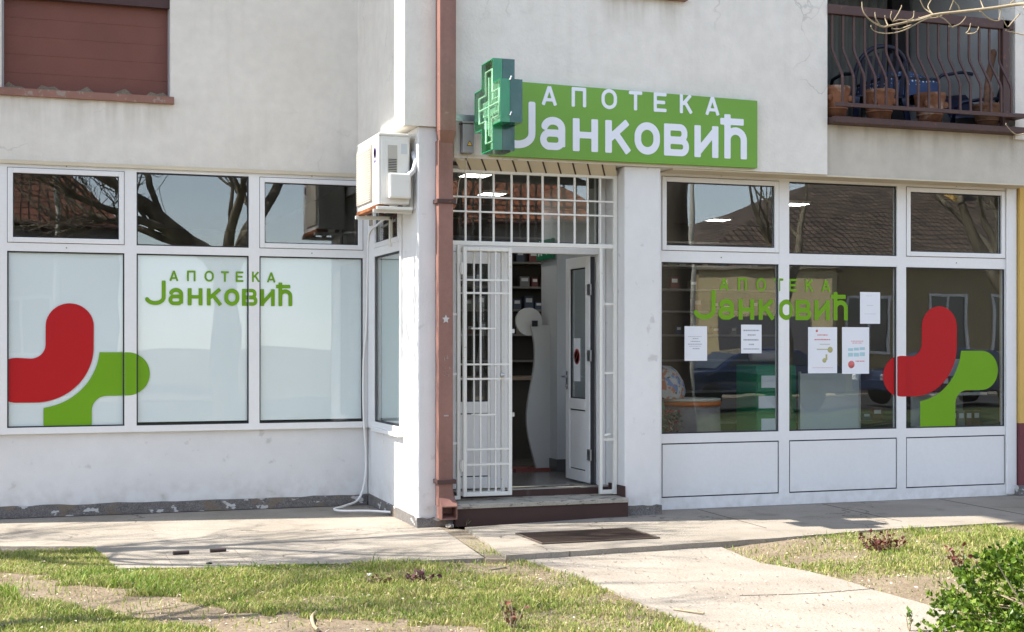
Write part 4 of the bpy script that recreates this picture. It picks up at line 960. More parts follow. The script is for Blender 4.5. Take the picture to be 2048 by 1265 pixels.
mb = cloth('g', (5.50, 12.02, FZ), [(0, .86), (.10, .85), (.18, .76), (.23, .55), (.27, .25), (.30, .0)], None, 36, .06, 7, .7); mb.build('cloth', mat('cloth_green', (.05, .13, .05), .85, .3, 8), gs)
mb = MB(); mb.box(5.40, 5.50, 11.815, 11.825, .80, .87); mb.build('label', paper, gs)
fl = thing('flower_pot', (5.72, 11.9, FZ), 'dark speckled plant between the green seat and the round table', 'plant')
rr = random.Random(4); mb = MB()
for i in range(260):
    a_, q = rr.uniform(0, 6.28), rr.uniform(0, .14); p = Vector((5.70+q*math.cos(a_), 11.9+q*math.sin(a_)*.7, FZ+rr.uniform(.30, .66))); d_ = Vector((rr.gauss(0, 1), rr.gauss(0, 1), rr.gauss(0, 1))).normalized()*.03; e_ = d_.orthogonal().normalized()*.014
    mb.m = rr.choice((0, 0, 1, 2)); mb.add([p-d_, p+e_, p+d_, p-e_], [(0, 1, 2, 3)])
mb.build('foliage', [mat('leaf_dim', (.04, .08, .03), .6), mat('leaf_pale', (.3, .28, .2), .6), mat('petal_red', (.3, .04, .03), .6)], fl)
mb = MB(); mb.lathe([(.08, 0), (.11, .26), (.12, .3), (.10, .3), (.09, .27)], (5.70, 11.9, FZ), 20); mb.build('pot', terracotta, fl)
pn = thing('standing_board', (7.2, 11.9, FZ), 'plain grey display panel standing behind the posters', 'board')
mb = MB(); mb.box(P0(1602, 11.8), P0(1718, 11.8), 11.8, 11.83, FZ, 1.22); mb.build('sheet', mat('panel_grey', (.40, .43, .44), .5), pn)
mb = MB(); mb.box(P0(1600, 11.8), P0(1602, 11.8)-.001, 11.795, 11.835, FZ, 1.24); mb.box(P0(1718, 11.8)+.001, P0(1721, 11.8), 11.795, 11.835, FZ, 1.24); mb.build('post', steel, pn)
rs = thing('display_stand', (9.0, 12.2, FZ), 'low white display stand with rows of red packs at the right edge', 'stand')
mb = MB()
for z in (FZ, .62, .98): mb.box(8.72, 9.35, 11.95, 12.35, z, z+.03)
mb.box(8.72, 9.35, 12.352, 12.38, FZ, 1.35); mb.build('shelf', paper, rs)
for z in (.65, 1.01):
    for i in range(6):
        o_ = carton(8.79+i*.095, 12.05, z+.001, 2 if (i+int(z*10)) % 3 else 0, 'red medicine pack on the low white display stand', 'packs on the white display stand'); o_.scale = (.8, 1, 1.3)
bn = thing('shop_bench', (7.9, 12.6, FZ), 'long dark display bench across the shop behind the right window', 'bench')
mb = MB(); mb.box(7.35, 8.6, 12.5, 12.9, .66, .70); mb.build('top', rail, bn)
for x in (7.4, 8.5): mb = MB(); mb.box(x, x+.05, 12.55, 12.85, FZ, .658); mb.build('leg', rail, bn)
for i in range(9): carton(7.43+i*.13, 12.65, .701, (2, 0, 1, 3)[i % 4], 'medicine carton in a row on the dark display bench', 'cartons on the display bench')
# ================================================================ balcony things
BZ = 3.60
def pot_mesh(root, c, h, q, m):
    x, y, z = c
    mb_ = MB(); mb_.lathe([(q*.74, .0), (q*.80, h*.30), (q*.84, h*.32), (q*.98, h*.80), (q*1.0, h*.86), (q*1.03, h*.88), (q*1.03, h), (q*.93, h), (q*.90, h*.86)], (x, y, z), 28); mb_.build('pot', m, root)
    mb_ = MB(); mb_.lathe([(0, h*.87), (q*.88, h*.87)], (x, y, z), 20); mb_.build('earth', soil, root)
    mb_ = MB()
    for k in (-1, 1): mb_.lathe([(.0, -.012), (.03, -.012), (.03, .012), (0, .012)], (x+k*q*.72, y-q*.66, z+h*.62), 14, 'y')
    mb_.lathe([(q*.86, h*.28), (q*.875, h*.31), (q*.86, h*.34)], (x, y, z), 28); mb_.build('relief', m, root)
for px, lb in ((1674, 'terracotta pot cut off by the wall at the left end of the balcony ledge'), (1764, 'terracotta pot in front of the dark balcony chair'), (1866, 'terracotta pot in front of the tipped blue chair')):
    x = P0(px, 11.22); t_ = thing('terracotta_pot', (x, 11.27, BZ), lb, 'pot', 'terracotta pots on the balcony ledge'); pot_mesh(t_, (x, 11.27, BZ+.002), .30, .145, terracotta)
x = P0(1980, 11.22); t_ = thing('cactus_pot', (x, 11.25, BZ), 'brown woven pot holding a bare rough cactus stem by the corner post', 'plant')
pot_mesh(t_, (x, 11.26, BZ+.002), .235, .135, wicker)
mb = MB(); pts = smooth_path([(x-.01, 11.26, BZ+.2), (x+.005, 11.27, BZ+.4), (x+.04, 11.28, BZ+.55), (x+.075, 11.28, BZ+.72), (x+.08, 11.28, BZ+.78)], 8); rr = random.Random(2)
mb.tube(pts, [(.027+.012*i/len(pts)+rr.uniform(-.004, .004))*(1 if i < len(pts)-3 else .75) for i in range(len(pts))], 9)
mb.tube([(x+.03, 11.27, BZ+.2), (x+.05, 11.25, BZ+.33), (x+.04, 11.27, BZ+.42)], [.014, .016, .01], 7); mb.build('stem', mat('cactus_brown', (.20, .11, .07), .95, .4, 20, 1, 60), t_)
def plastic_chair(root):
    """monobloc armchair, built round the root, seat facing -Y"""
    o = Vector(ORG[root.name])
    def T(p): return (o.x+p[0], o.y+p[1], o.z+p[2])
    mb_ = MB(); vs = []
    for j in range(5):
        for i in range(7):
            u = i/6-.5; v_ = j/4-.5; vs.append(T((u*.46, v_*.44, .42-.03*math.cos(u*3)*math.cos(v_*3)+.02*v_*-1)))
    mb_.add(vs, [(j*7+i, j*7+i+1, (j+1)*7+i+1, (j+1)*7+i) for j in range(4) for i in range(6)], True); mb_.build('seat', blueplastic, root, solid=.012)
    mb_ = MB(); arch = [T((.25*math.cos(t), .20+.10*math.sin(t)*.9, .42+.46*max(0, math.sin(t))**.55)) for t in [math.pi*k/16 for k in range(17)]]
    mb_.tube(arch, .022, 8)
    for k in range(-3, 4):
        xx = k*.062; mb_.bar(T((xx, .21, .42)), T((xx*1.05, .285, .84-.05*abs(k)**1.2*.5)), .034, .008)
    mb_.build('backrest', blueplastic, root)
    for sx in (-1, 1):
        mb_ = MB(); mb_.tube([T((sx*.25, .22, .62)), T((sx*.285, .05, .65)), T((sx*.285, -.16, .64)), T((sx*.275, -.22, .58)), T((sx*.26, -.22, .42))], .018, 8); mb_.build('armrest', blueplastic, root)
        for sy in (-1, 1):
            mb_ = MB(); mb_.bar(T((sx*.22, sy*.20, .41)), T((sx*.27, sy*.25, 0)), .045, .03); mb_.build('leg', blueplastic, root)
t_ = thing('plastic_chair', (P0(1740, 11.75), 11.75, BZ-.11), 'dark blue plastic chair with rounded slatted back on the balcony', 'chair')
plastic_chair(t_); t_.rotation_euler = (0, 0, rad(172)); t_.scale = (1.1, 1.1, 1.0)
t_ = thing('plastic_chair', (P0(1915, 12.0), 12.0, BZ-.02), 'blue plastic chair tipped forward against the balcony table', 'chair')
plastic_chair(t_); t_.rotation_euler = (rad(8), rad(38), rad(-100))
tb_ = thing('balcony_table', (P0(1822, 11.9), 11.95, 3.54), 'balcony table under a blue polka dot cloth', 'table')
cx_ = P0(1806, 11.95)
mb = MB(); mb.box(cx_-.32, cx_+.30, 11.75, 12.3, 4.14, 4.165); mb.build('tabletop', black, tb_)
for sx in (-.27, .25):
    for y in (11.8, 12.25): mb = MB(); mb.box(cx_+sx-.015, cx_+sx+.015, y-.015, y+.015, 3.54, 4.139); mb.build('leg', black, tb_)
mb = MB(); vs = []; nn = 18
for j in range(nn+1):
    for i in range(nn+1):
        u, v_ = i/nn*2-1, j/nn*2-1; e = max(abs(u), abs(v_)); drop = max(0, (e-.72)/.28)
        sx, sy = .42*u/(e if e > .72 else 1)*(.72+.05*drop if e > .72 else 1), .37*v_/(e if e > .72 else 1)*(.72+.05*drop if e > .72 else 1)
        vs.append((cx_-.01+sx, 12.02+sy, 4.172+.10*max(0, 1-((u+.0)**2+v_**2)/.5)-.19*drop+.01*math.sin(u*9+v_*5)))
mb.add(vs, [(j*(nn+1)+i, j*(nn+1)+i+1, (j+1)*(nn+1)+i+1, (j+1)*(nn+1)+i) for j in range(nn) for i in range(nn)], True)
tag(mb.build('tablecloth', polka), 'blue polka dot cloth bunched on the balcony table', 'tablecloth')
# plate on the yellow wall at the right edge
mb = MB(); pw = thing('wall_board', (9.7, YR-.07, 2.3), 'white-framed board on the yellow wall at the right edge', 'board')
mb.frame(9.42, 10.2, 2.46, 3.02, YR-.085, YR-.054, .04); mb.build('frame', pvc, pw); mb = MB(); mb.box(9.46, 10.16, YR-.075, YR-.056, 2.50, 2.98); mb.build('sheet', greyb, pw)
# ================================================================ things on the ground
q = gp((1030, 1070), (1248, 1059), (1322, 1077), (1092, 1089))
dm = thing('door_mat', ((q[0][0]+q[2][0])/2, (q[0][1]+q[2][1])/2, 0), 'dark brown ribbed mat sunk in the pavement before the step', 'mat')
x0, x1 = (q[0][0]+q[3][0])/2, (q[1][0]+q[2][0])/2; y0, y1 = (q[2][1]+q[3][1])/2, (q[0][1]+q[1][1])/2
mb = MB(); mb.box(x0, x1, y0, y1, .002, .006)
for k in range(26): yy = y0+.02+k*(y1-y0-.04)/25; mb.box(x0+.02, x1-.02, yy-.006, yy+.006, .0055, .011)
mb.build('mat', matm, dm)
mb = MB(); mb.frame(x0-.014, x1+.014, y0-.014, y1+.014, 0, 1, .013); mb.v = [(a, c, .004+.008*b) for a, b, c in mb.v]; mb.build('edge', mat('mat_edge', (.09, .07, .055), .7), dm)
q = gp((330, 1125), (345, 1100), (470, 1093), (492, 1121)); mh = thing('inspection_cover', (q[0][0]+.3, q[0][1]+.1, 0), 'square concrete inspection cover with two rusty lifting bars', 'cover')
x0, x1, y0, y1 = (q[0][0]+q[1][0])/2, (q[2][0]+q[3][0])/2, (q[0][1]+q[3][1])/2, (q[1][1]+q[2][1])/2
mb = MB(); mb.box(x0, x1, y0, y1, -.06, -.0205); mb.build('slab', conc, mh, bevel=.004)
mb = MB()
for a, b, c, d_ in ((x0-.006, x0, y0, y1), (x1, x1+.006, y0, y1), (x0-.006, x1+.006, y0-.006, y0), (x0-.006, x1+.006, y1, y1+.006)): mb.box(a, b, c, d_, -.06, -.0212)
mb.build('joint', mat('joint_grey', (.17, .14, .115), .9), mh)
for px, py in ((362, 1104), (436, 1099)):
    a = G(px-16, py+1); b = G(px+16, py-1); mb = MB(); mb.tube([(a[0], a[1], -.006), (b[0], b[1], -.006)], .013, 8); mb.build('lifting_bar', mat('rust_dark', (.05, .032, .03), .8) if 'rust_dark' not in bpy.data.materials else bpy.data.materials['rust_dark'], mh)
c = G(418, 1122); mb = MB(); mb.lathe([(0, .012), (.018, .010), (.022, 0)], (c[0], c[1], -.0205), 12); mb.build('plug', black, mh)
# litter: small stones, sticks
rr = random.Random(11)
def stone(x, y, z, s_, name, label, m, grp=None):
    b_ = bmesh.new(); bmesh.ops.create_icosphere(b_, subdivisions=1, radius=s_)
    for v in b_.verts: v.co *= rr.uniform(.75, 1.2); v.co.z *= .6
    me = bpy.data.meshes.new(name); b_.to_mesh(me); b_.free(); me.materials.append(m); o_ = bpy.data.objects.new(name, me); COL.objects.link(o_); o_.location = (x, y, z+s_*.4); tag(o_, label, 'litter' if 'paper' in name else 'stone', grp)
c = G(1094, 1040); stone(c[0], c[1], 0, .022, 'paper_scrap', 'white paper scrap on the pavement below the door step', paper)
c = G(738, 1158, ZS); stone(c[0], c[1], ZS+.02, .02, 'paper_scrap', 'white paper scrap in the grass left of centre', paper)
c = G(1832, 1180, ZS); stone(c[0], c[1], ZS+.01, .014, 'paper_scrap', 'white paper scrap on bare soil near the bush', paper)
c = G(899, 1053); stone(c[0], c[1], -.01, .035, 'brick_fragment', 'broken mortar lump at the foot of the downpipe', conc)
def stick(px, name, label, q_, z=ZS, m=None):
    pts_ = [G(x, y, z) for x, y in px]; mb_ = MB(); mb_.tube(smooth_path([(p[0], p[1], z+q_*.9+.006*(i % 2)) for i, p in enumerate(pts_)], 4), q_, 6); tag(mb_.build(name, m or twigm), label, 'stick')
stick([(632, 1228), (624, 1240), (628, 1256), (636, 1266)], 'stick', 'short pale forked stick on the dirt trail at the bottom', .011)
stick([(158, 1181), (178, 1176), (192, 1164)], 'stick', 'small curved twig in the grass at the left', .006)
stick([(0, 1255), (30, 1250), (72, 1244)], 'stick', 'thin dark stick lying in the lower left grass', .008, m=bark)
stick([(978, 1142), (1012, 1138)], 'stick', 'thin brown twig on bare soil by the path corner', .006, m=bark)
stick([(1348, 1221), (1408, 1231)], 'stick', 'straw-coloured twig lying across the concrete path', .006, ZP)
stick([(1990, 1055), (2020, 1052), (2048, 1046)], 'stick', 'reddish cut branch at the grass edge on the far right', .010, m=mat('red_twig', (.42, .17, .10), .8))
# ================================================================ vegetation
def inpoly(X, Y, poly):
    ins = np.zeros(X.shape, bool); n = len(poly)
    for i in range(n):
        ax, ay = poly[i]; bx, by = poly[(i+1) % n]
        if abs(by-ay) > 1e-12: ins ^= ((ay > Y) != (by > Y)) & (X < (bx-ax)*(Y-ay)/(by-ay)+ax)
    return ins
def vnoise(X, Y, sc, seed):
    g = np.random.default_rng(seed).random((64, 64)); x = X*sc+100; y = Y*sc+100; i = np.floor(x).astype(int); j = np.floor(y).astype(int); fx = x-i; fy = y-j
    fx = fx*fx*(3-2*fx); fy = fy*fy*(3-2*fy); a = lambda p, q: g[p % 64, q % 64]
    return (a(i, j)*(1-fx)+a(i+1, j)*fx)*(1-fy)+(a(i, j+1)*(1-fx)+a(i+1, j+1)*fx)*fy
def hash_mat(name, cols, rough=.55, trl=.0):
    """a colour ramp driven by a random value per blade or leaf (Random Per Island)"""
    m = mat(name, cols[0], rough, spec=.3); N, L, b = nodes(m); g = N.new('ShaderNodeNewGeometry'); r = N.new('ShaderNodeValToRGB'); e = r.color_ramp.elements
    while len(e) < len(cols): e.new(.5)
    for i, c in enumerate(cols): e[i].position = i/(len(cols)-1); e[i].color = (*c, 1)
    nz = N.new('ShaderNodeTexNoise'); nz.inputs['Scale'].default_value = 3.2; nz.inputs['Detail'].default_value = 4; L.new(g.outputs['Position'], nz.inputs[0])
    mr = N.new('ShaderNodeMapRange'); mr.inputs[1].default_value = .3; mr.inputs[2].default_value = .7; mr.inputs[3].default_value = -.28; mr.inputs[4].default_value = .28; L.new(nz.outputs[0], mr.inputs[0])
    ad = N.new('ShaderNodeMath'); ad.operation = 'ADD'; L.new(g.outputs['Random Per Island'], ad.inputs[0]); L.new(mr.outputs[0], ad.inputs[1])
    L.new(ad.outputs[0], r.inputs[0]); L.new(r.outputs[0], b.inputs['Base Color'])
    if trl:
        t = N.new('ShaderNodeBsdfTranslucent'); L.new(r.outputs[0], t.inputs[0]); x = N.new('ShaderNodeMixShader'); x.inputs[0].default_value = trl
        L.new(b.outputs[0], x.inputs[1]); L.new(t.outputs[0], x.inputs[2]); L.new(x.outputs[0], N['Material Output'].inputs[0])
    return m
path_poly = [(p[0], p[1]) for p in pth]
trail = [G(x, y, ZS)[:2] for x, y in ((-300, 1140), (0, 1156), (90, 1162), (150, 1180), (240, 1186), (345, 1203), (430, 1212), (520, 1228), (640, 1240), (760, 1243), (880, 1250), (980, 1264), (1000, 1320), (700, 1330), (480, 1266), (300, 1238), (230, 1226), (150, 1214), (60, 1203), (0, 1186), (-300, 1180))]
left_pave = [(p[0], p[1]) for p in lp]; right_pave = [(p[0], p[1]) for p in rp]
bare = [(*G(x, y, ZS)[:2], rx, a) for x, y, rx, a in ((1000, 1140, .42, .95), (1090, 1150, .35, .9), (910, 1130, .25, .6), (1560, 1100, .55, .85), (1480, 1090, .3, .8), (1790, 1185, .40, .9), (1860, 1170, .3, .7), (1640, 1120, .3, .6), (1260, 1215, .35, .45), (1450, 1098, .28, .97), (1520, 1113, .32, .97), (1605, 1127, .25, .95), (1720, 1166, .28, .95), (1800, 1180, .34, .96), (1850, 1202, .3, .95), (1150, 1175, .25, .5), (700, 1215, .3, .5), (860, 1215, .25, .55))]
def grass_field(name, n, seed, hmin, hmax, cols, wid, mask_extra=None, dens_bias=0.):
    g = np.random.default_rng(seed); X = g.uniform(-1.2, 7.6, n); Y = g.uniform(6.0, 10.9, n)
    dd = X*math.sin(rad(YAW))+Y*math.cos(rad(YAW)); xx = CX+FPX*(X*math.cos(rad(YAW))-Y*math.sin(rad(YAW)))/dd; yy = HY+FPX*1.55/dd
    ok = (xx > -60) & (xx < 2110) & (yy < 1300)
    ok &= ~inpoly(X, Y, path_poly) & ~inpoly(X, Y, left_pave) & ~inpoly(X, Y, right_pave)
    den = np.clip((vnoise(X, Y, 2.3, 3)*.6+vnoise(X, Y, 6.5, 4)*.4-.30+dens_bias+.12*(X < 2.6))*2.4, .16, 1)*np.where(X > 3.0, .62, 1)
    tr = inpoly(X+(vnoise(X, Y, 7, 8)-.5)*.22, Y+(vnoise(X, Y, 7, 9)-.5)*.22, trail); den = np.where(tr, den*.035, den)
    for bx, by, br, ba in bare: den *= 1-ba*np.exp(-((X-bx)**2+((Y-by)*1.3)**2)/br**2)
    if mask_extra is not None: den *= mask_extra(X, Y)
    ok &= g.random(n) < den; X, Y = X[ok], Y[ok]; n = len(X)
    h = (hmin+(hmax-hmin)*g.random(n)**1.6)*(.45+1.1*vnoise(X, Y, 3.1, 6)); a = g.uniform(0, 2*np.pi, n); ln = g.uniform(.15, 1.0, n)*h; la = g.uniform(0, 2*np.pi, n)
    w_ = wid*g.uniform(.7, 1.4, n); V = np.empty((n, 5, 3)); cx_, sx_ = np.cos(a)*w_, np.sin(a)*w_; lx, ly = np.cos(la)*ln, np.sin(la)*ln
    z0 = ZS-.004+.036*np.clip((X-5.0)/.6, 0, 1)+.022*np.clip((Y-8.7)/.5, 0, 1)*np.clip((2.9-X)/.5, 0, 1)
    V[:, 0] = np.stack([X-cx_, Y-sx_, z0], 1); V[:, 1] = np.stack([X+cx_, Y+sx_, z0], 1)
    V[:, 2] = np.stack([X+cx_*.8+lx*.35, Y+sx_*.8+ly*.35, z0+h*.62], 1); V[:, 3] = np.stack([X-cx_*.8+lx*.35, Y-sx_*.8+ly*.35, z0+h*.62], 1)
    V[:, 4] = np.stack([X+lx, Y+ly, z0+h*g.uniform(.75, 1, n)], 1)
    me = bpy.data.meshes.new(name); base = np.arange(n)*5
    loops = np.stack([base, base+1, base+2, base+3, base+3, base+2, base+4], 1).ravel()
    me.vertices.add(n*5); me.vertices.foreach_set('co', V.ravel()); me.loops.add(n*7); me.loops.foreach_set('vertex_index', loops.astype(np.int32))
    me.polygons.add(n*2); ls = np.stack([np.arange(n)*7, np.arange(n)*7+4], 1).ravel(); me.polygons.foreach_set('loop_start', ls.astype(np.int32))
    me.update(calc_edges=True); me.validate(); me.materials.append(hash_mat(name+'_blades', cols, .6, .35))
    o = bpy.data.objects.new(name, me); COL.objects.link(o); return tag(o, kind='stuff')
tag(grass_field('grass', 560000, 1, .010, .050, [(.10, .16, .022), (.18, .255, .04), (.28, .33, .065), (.37, .37, .11), (.47, .40, .19)], .0028, dens_bias=.17), 'short patchy green lawn grass', 'grass')
tag(grass_field('dry_grass', 210000, 2, .008, .034, [(.55, .46, .27), (.45, .37, .20), (.34, .30, .13), (.26, .19, .11)], .0030, dens_bias=.12), 'short dry straw between the green grass', 'grass')
edge = lambda X, Y: np.clip(np.exp(-((Y-(9.70-.04*X))/.16)**2)+np.exp(-((Y-9.0)/.25)**2)*(X < 1), 0, 1)*(vnoise(X, Y, 3, 12) > .35)
tag(grass_field('tall_grass', 110000, 3, .04, .085, [(.09, .165, .02), (.15, .24, .03), (.25, .32, .06)], .0030, edge), 'taller grass tufts along the pavement edge', 'grass')
# crumbs and dead leaves on soil and path
g = np.random.default_rng(9); mb = MB()
for i in range(8000):
    x, y = g.uniform(-1, 7), g.uniform(6.3, 10.2)
    onp = bool(inpoly(np.array([x]), np.array([y]), path_poly)[0]); lpv = bool(inpoly(np.array([x]), np.array([y]), left_pave)[0] or inpoly(np.array([x]), np.array([y]), right_pave)[0])
    if lpv: continue
    if onp and g.random() > .35+.6*math.exp(-((x-G(1470, 1185)[0])**2+(y-G(1470, 1185)[1])**2)/.16): continue
    z = (ZP if onp else soilz(x, y)+(.022 if i % 4 == 0 else 0))+.004; s_ = g.uniform(.004, .014); a = g.uniform(0, 6.28); mb.m = int(g.integers(0, 3))
    c_, n_ = math.cos(a)*s_, math.sin(a)*s_; k = g.uniform(.25, .7)
    mb.add([(x-c_, y-n_, z), (x+n_*k, y-c_*k, z+.003), (x+c_, y+n_, z+g.uniform(0, .01)), (x-n_*k, y+c_*k, z+.004)], [(0, 1, 2, 3)])
o = mb.build('leaf_litter', [mat('litter_pale', (.52, .45, .34), .9), mat('litter_brown', (.26, .17, .10), .9), mat('litter_dark', (.12, .09, .07), .9)], recalc=False); tag(o, 'scattered crumbs of dead leaf on soil and path', 'litter', kind='stuff')
# evergreen bush at lower right
def leafcloud(mb_, pts, size, rr, up=.4, mats_n=1, elong=2.6):
    for p, nrm in pts:
        d_ = (Vector((rr.gauss(0, 1), rr.gauss(0, 1), rr.gauss(0, .7)+up))*.6+nrm).normalized(); s_ = size*rr.uniform(.6, 1.25); sd = d_.cross(Vector((rr.gauss(0, 1), rr.gauss(0, 1), rr.gauss(0, 1)))).normalized()*s_/elong; nn_ = d_.cross(sd).normalized()*s_*.16
        p = Vector(p); b_ = p+d_*s_*.5; mb_.m = rr.randrange(mats_n)
        mb_.add([p, b_+sd+nn_, p+d_*s_, b_-sd+nn_, b_], [(0, 1, 4), (1, 2, 4), (2, 3, 4), (3, 0, 4)])
bc = Vector((5.09, 5.82, -.09)); bush = thing('evergreen_bush', (bc.x, bc.y, ZS), 'dense glossy green evergreen bush at the lower right corner', 'bush')
rr = random.Random(31); mb = MB(); tips = []
lob = [(0, 0, .0, .78, .80, .58), (-.42, -.38, 0, .45, .5, .34), (.15, .35, .05, .6, .5, .50), (.5, -.4, 0, .7, .6, .62)]
for k in range(2100):
    l_ = rr.choice(lob); th = rr.uniform(0, 6.283); u = rr.random(); q_ = math.sqrt(1-u*u); fr_ = rr.uniform(.72, 1.04)
    d_ = Vector((q_*math.cos(th)*l_[3], q_*math.sin(th)*l_[4], u*l_[5])); tips.append((bc+Vector(l_[:3])+d_*fr_, d_.normalized()))
for tp, nv in tips:
    for j in range(rr.randint(8, 12)):
        dv = (nv*.8+Vector((rr.gauss(0, .6), rr.gauss(0, .6), rr.gauss(.25, .5)))).normalized(); leafcloud(mb, [(tp-nv*rr.uniform(0, .05)+dv*.008, dv)], .032, rr, .3)
mb.build('foliage', hash_mat('bush_leaf', [(.02, .045, .005), (.05, .10, .007), (.085, .155, .010), (.13, .205, .016), (.20, .26, .04)], .4, .25), bush, recalc=False)
mb = MB()
for k in range(90):
    tp, nv = tips[rr.randrange(len(tips))]; a = Vector((bc.x+(tp.x-bc.x)*.25, bc.y+(tp.y-bc.y)*.25, ZS)); m_ = a.lerp(tp, .55)+Vector((rr.gauss(0, .04), rr.gauss(0, .04), .06)); mb.tube([a, m_, tp+nv*(rr.uniform(.02, .06) if k < 12 else -.02)], [.008, .005, .003], 5)
mb.build('stem', twigm, bush)
# small plants
def sprig(c, label, cols, n, h, spread, seed, leafsize=.035, name='small_plant', lvs=9):
    t_ = thing(name, c, label, 'plant'); rr_ = random.Random(seed); st = MB(); lf_ = MB()
    for k in range(n):
        a = rr_.uniform(0, 6.28); q = rr_.uniform(0, spread); top = Vector((c[0]+q*math.cos(a), c[1]+q*math.sin(a), c[2]+h*rr_.uniform(.5, 1))); b0 = Vector((c[0]+q*.3*math.cos(a), c[1]+q*.3*math.sin(a), c[2]-.01)); mid = b0.lerp(top, .5)+Vector((rr_.gauss(0, .01), rr_.gauss(0, .01), .01))
        st.tube([b0, mid, top], [.004, .003, .002], 5)
        for j in range(lvs):
            f_ = rr_.uniform(.35, 1); p = b0.lerp(top, f_); leafcloud(lf_, [(p, Vector((rr_.gauss(0, 1), rr_.gauss(0, 1), .5)).normalized())], leafsize, rr_, .3)
    st.build('stem', twigm if 'stem_brown' not in bpy.data.materials else bpy.data.materials['stem_brown'], t_); lf_.build('foliage', hash_mat(name+'_leaf', cols, .5, .25), t_, recalc=False)
RED = [(.10, .02, .025), (.17, .035, .03), (.09, .06, .02), (.22, .10, .05)]
sprig(G(1768, 1112, ZS), 'bushy red-leaved plant in the lawn near the pavement', RED, 26, .19, .20, 1, lvs=8)
sprig(G(1925, 1150, ZS), 'sparse dark red plant in the lawn beside the bush', RED, 14, .20, .24, 2, lvs=5)
sprig(G(838, 1168, ZS), 'low purple-leaved plant in the lawn left of the path', [(.07, .025, .045), (.12, .04, .05), (.05, .05, .03)], 12, .10, .13, 3, lvs=6)
sprig(G(760, 1172, ZS), 'low brownish creeping plant beside the purple one', [(.10, .06, .04), (.14, .09, .05), (.08, .09, .03)], 12, .06, .16, 13, lvs=5)
sprig(G(1022, 1258, ZS), 'cut-back rosy stump plant with bare twigs at the bottom edge', [(.20, .06, .05), (.16, .09, .05), (.09, .15, .03)], 12, .17, .10, 4, lvs=4)
sprig(G(1818, 1262, ZP), 'young green seedling standing on the path beside the bush', [(.05, .13, .02), (.10, .18, .03)], 3, .12, .05, 5, lvs=5)
sprig(G(930, 1048, 0), 'tiny weed growing at the foot of the brown step', [(.05, .09, .02), (.09, .12, .03)], 6, .05, .07, 6, .022, lvs=5)
# bare trees
def bare_tree(name, loc, label, seed, r0, trunk, first, levels, ln, m, twig=None, lean=(0, 0), spread=.75, extra=None, rmin=.003, dense=0):
    rr_ = random.Random(seed); t_ = thing(name, loc, label, 'tree', None); tk = MB(); br = MB()
    def grow(p, d, L_, q, lv):
        pts_ = [p]; rs = [q]; dd_ = d; n_ = 5 if lv < 2 else 4
        for i in range(n_):
            dd_ = (dd_+Vector((rr_.gauss(0, .13), rr_.gauss(0, .13), rr_.gauss(.03, .08)))).normalized(); pts_.append(pts_[-1]+dd_*L_/n_); rs.append(q*(1-.52*(i+1)/n_))
        br.tube(pts_, rs, (10, 8, 6, 5, 4, 3)[min(lv, 5)], caps=False)
        if lv >= levels: return
        kk = (rr_.randint(2, 3) if lv < 2 else rr_.randint(3, 4))+(dense if lv < 3 else 0)
        for k in range(kk):
            f_ = 1.0 if k == 0 else rr_.uniform(.3, .95); i = min(n_-1, int(f_*n_)); pp = pts_[i].lerp(pts_[i+1], f_*n_-i); a = dd_.orthogonal().normalized(); a.rotate(Matrix.Rotation(rr_.uniform(0, 6.28), 3, dd_))
            nd = (dd_*(1 if k == 0 else .75)+a*rr_.uniform(.25, spread)*(1 if k else .5)+Vector((0, 0, .12))).normalized(); grow(pp, nd, L_*rr_.uniform(.55, .85), max(rmin, rs[i+1]*(.85 if k == 0 else .6)), lv+1)
    p = Vector(loc); top = p+Vector((lean[0], lean[1], trunk))
    nT = 8; tk.tube([p.lerp(top, i/nT)+Vector((.04*math.sin(i*1.7), .04*math.cos(i*2.1), -.05 if i == 0 else 0)) for i in range(nT+1)], [r0*(1.35 if i == 0 else 1.1-.25*i/nT) for i in range(nT+1)], 14)
    for d0, q, L_ in first: grow(top-Vector((0, 0, .12)), Vector(d0).normalized(), L_, r0*q, 0)
    tk.build('trunk', m, t_); br.build('branch', twig or m, t_, recalc=False)
    if extra: extra(t_)
    return t_
bare_tree('bare_tree', (3.75, -2.6, ZS), 'large plane tree with forked pale limbs reflected in the left upper panes', 5, .27, 3.1, [((-.75, .25, .9), .80, 2.6), ((.62, -.1, 1), .75, 2.8), ((.1, .6, 1.2), .45, 2.2)], 5, 2.3, bark, rmin=.010, dense=3)
bare_tree('bare_tree', (-2.7, 11.2, ZS), 'bare tree left of the view casting twig shadows on the pavement', 12, .13, 2.8, [((-.3, .0, 1), .7, 2.0), ((.35, .05, 1.1), .8, 2.2), ((-.1, -.5, 1), .6, 1.9), ((.1, .25, 1.3), .7, 2.0), ((.45, -.2, .9), .6, 2.0)], 5, 2, barkd, rmin=.007)
bare_tree('bare_tree', (-2.8, 8.4, ZS), 'second bare tree left of the view shading the path', 14, .13, 2.4, [((.3, .2, 1), .7, 1.9), ((-.4, -.3, 1), .7, 2.0), ((.2, -.6, 1), .6, 1.7)], 5, 2, barkd, rmin=.006)
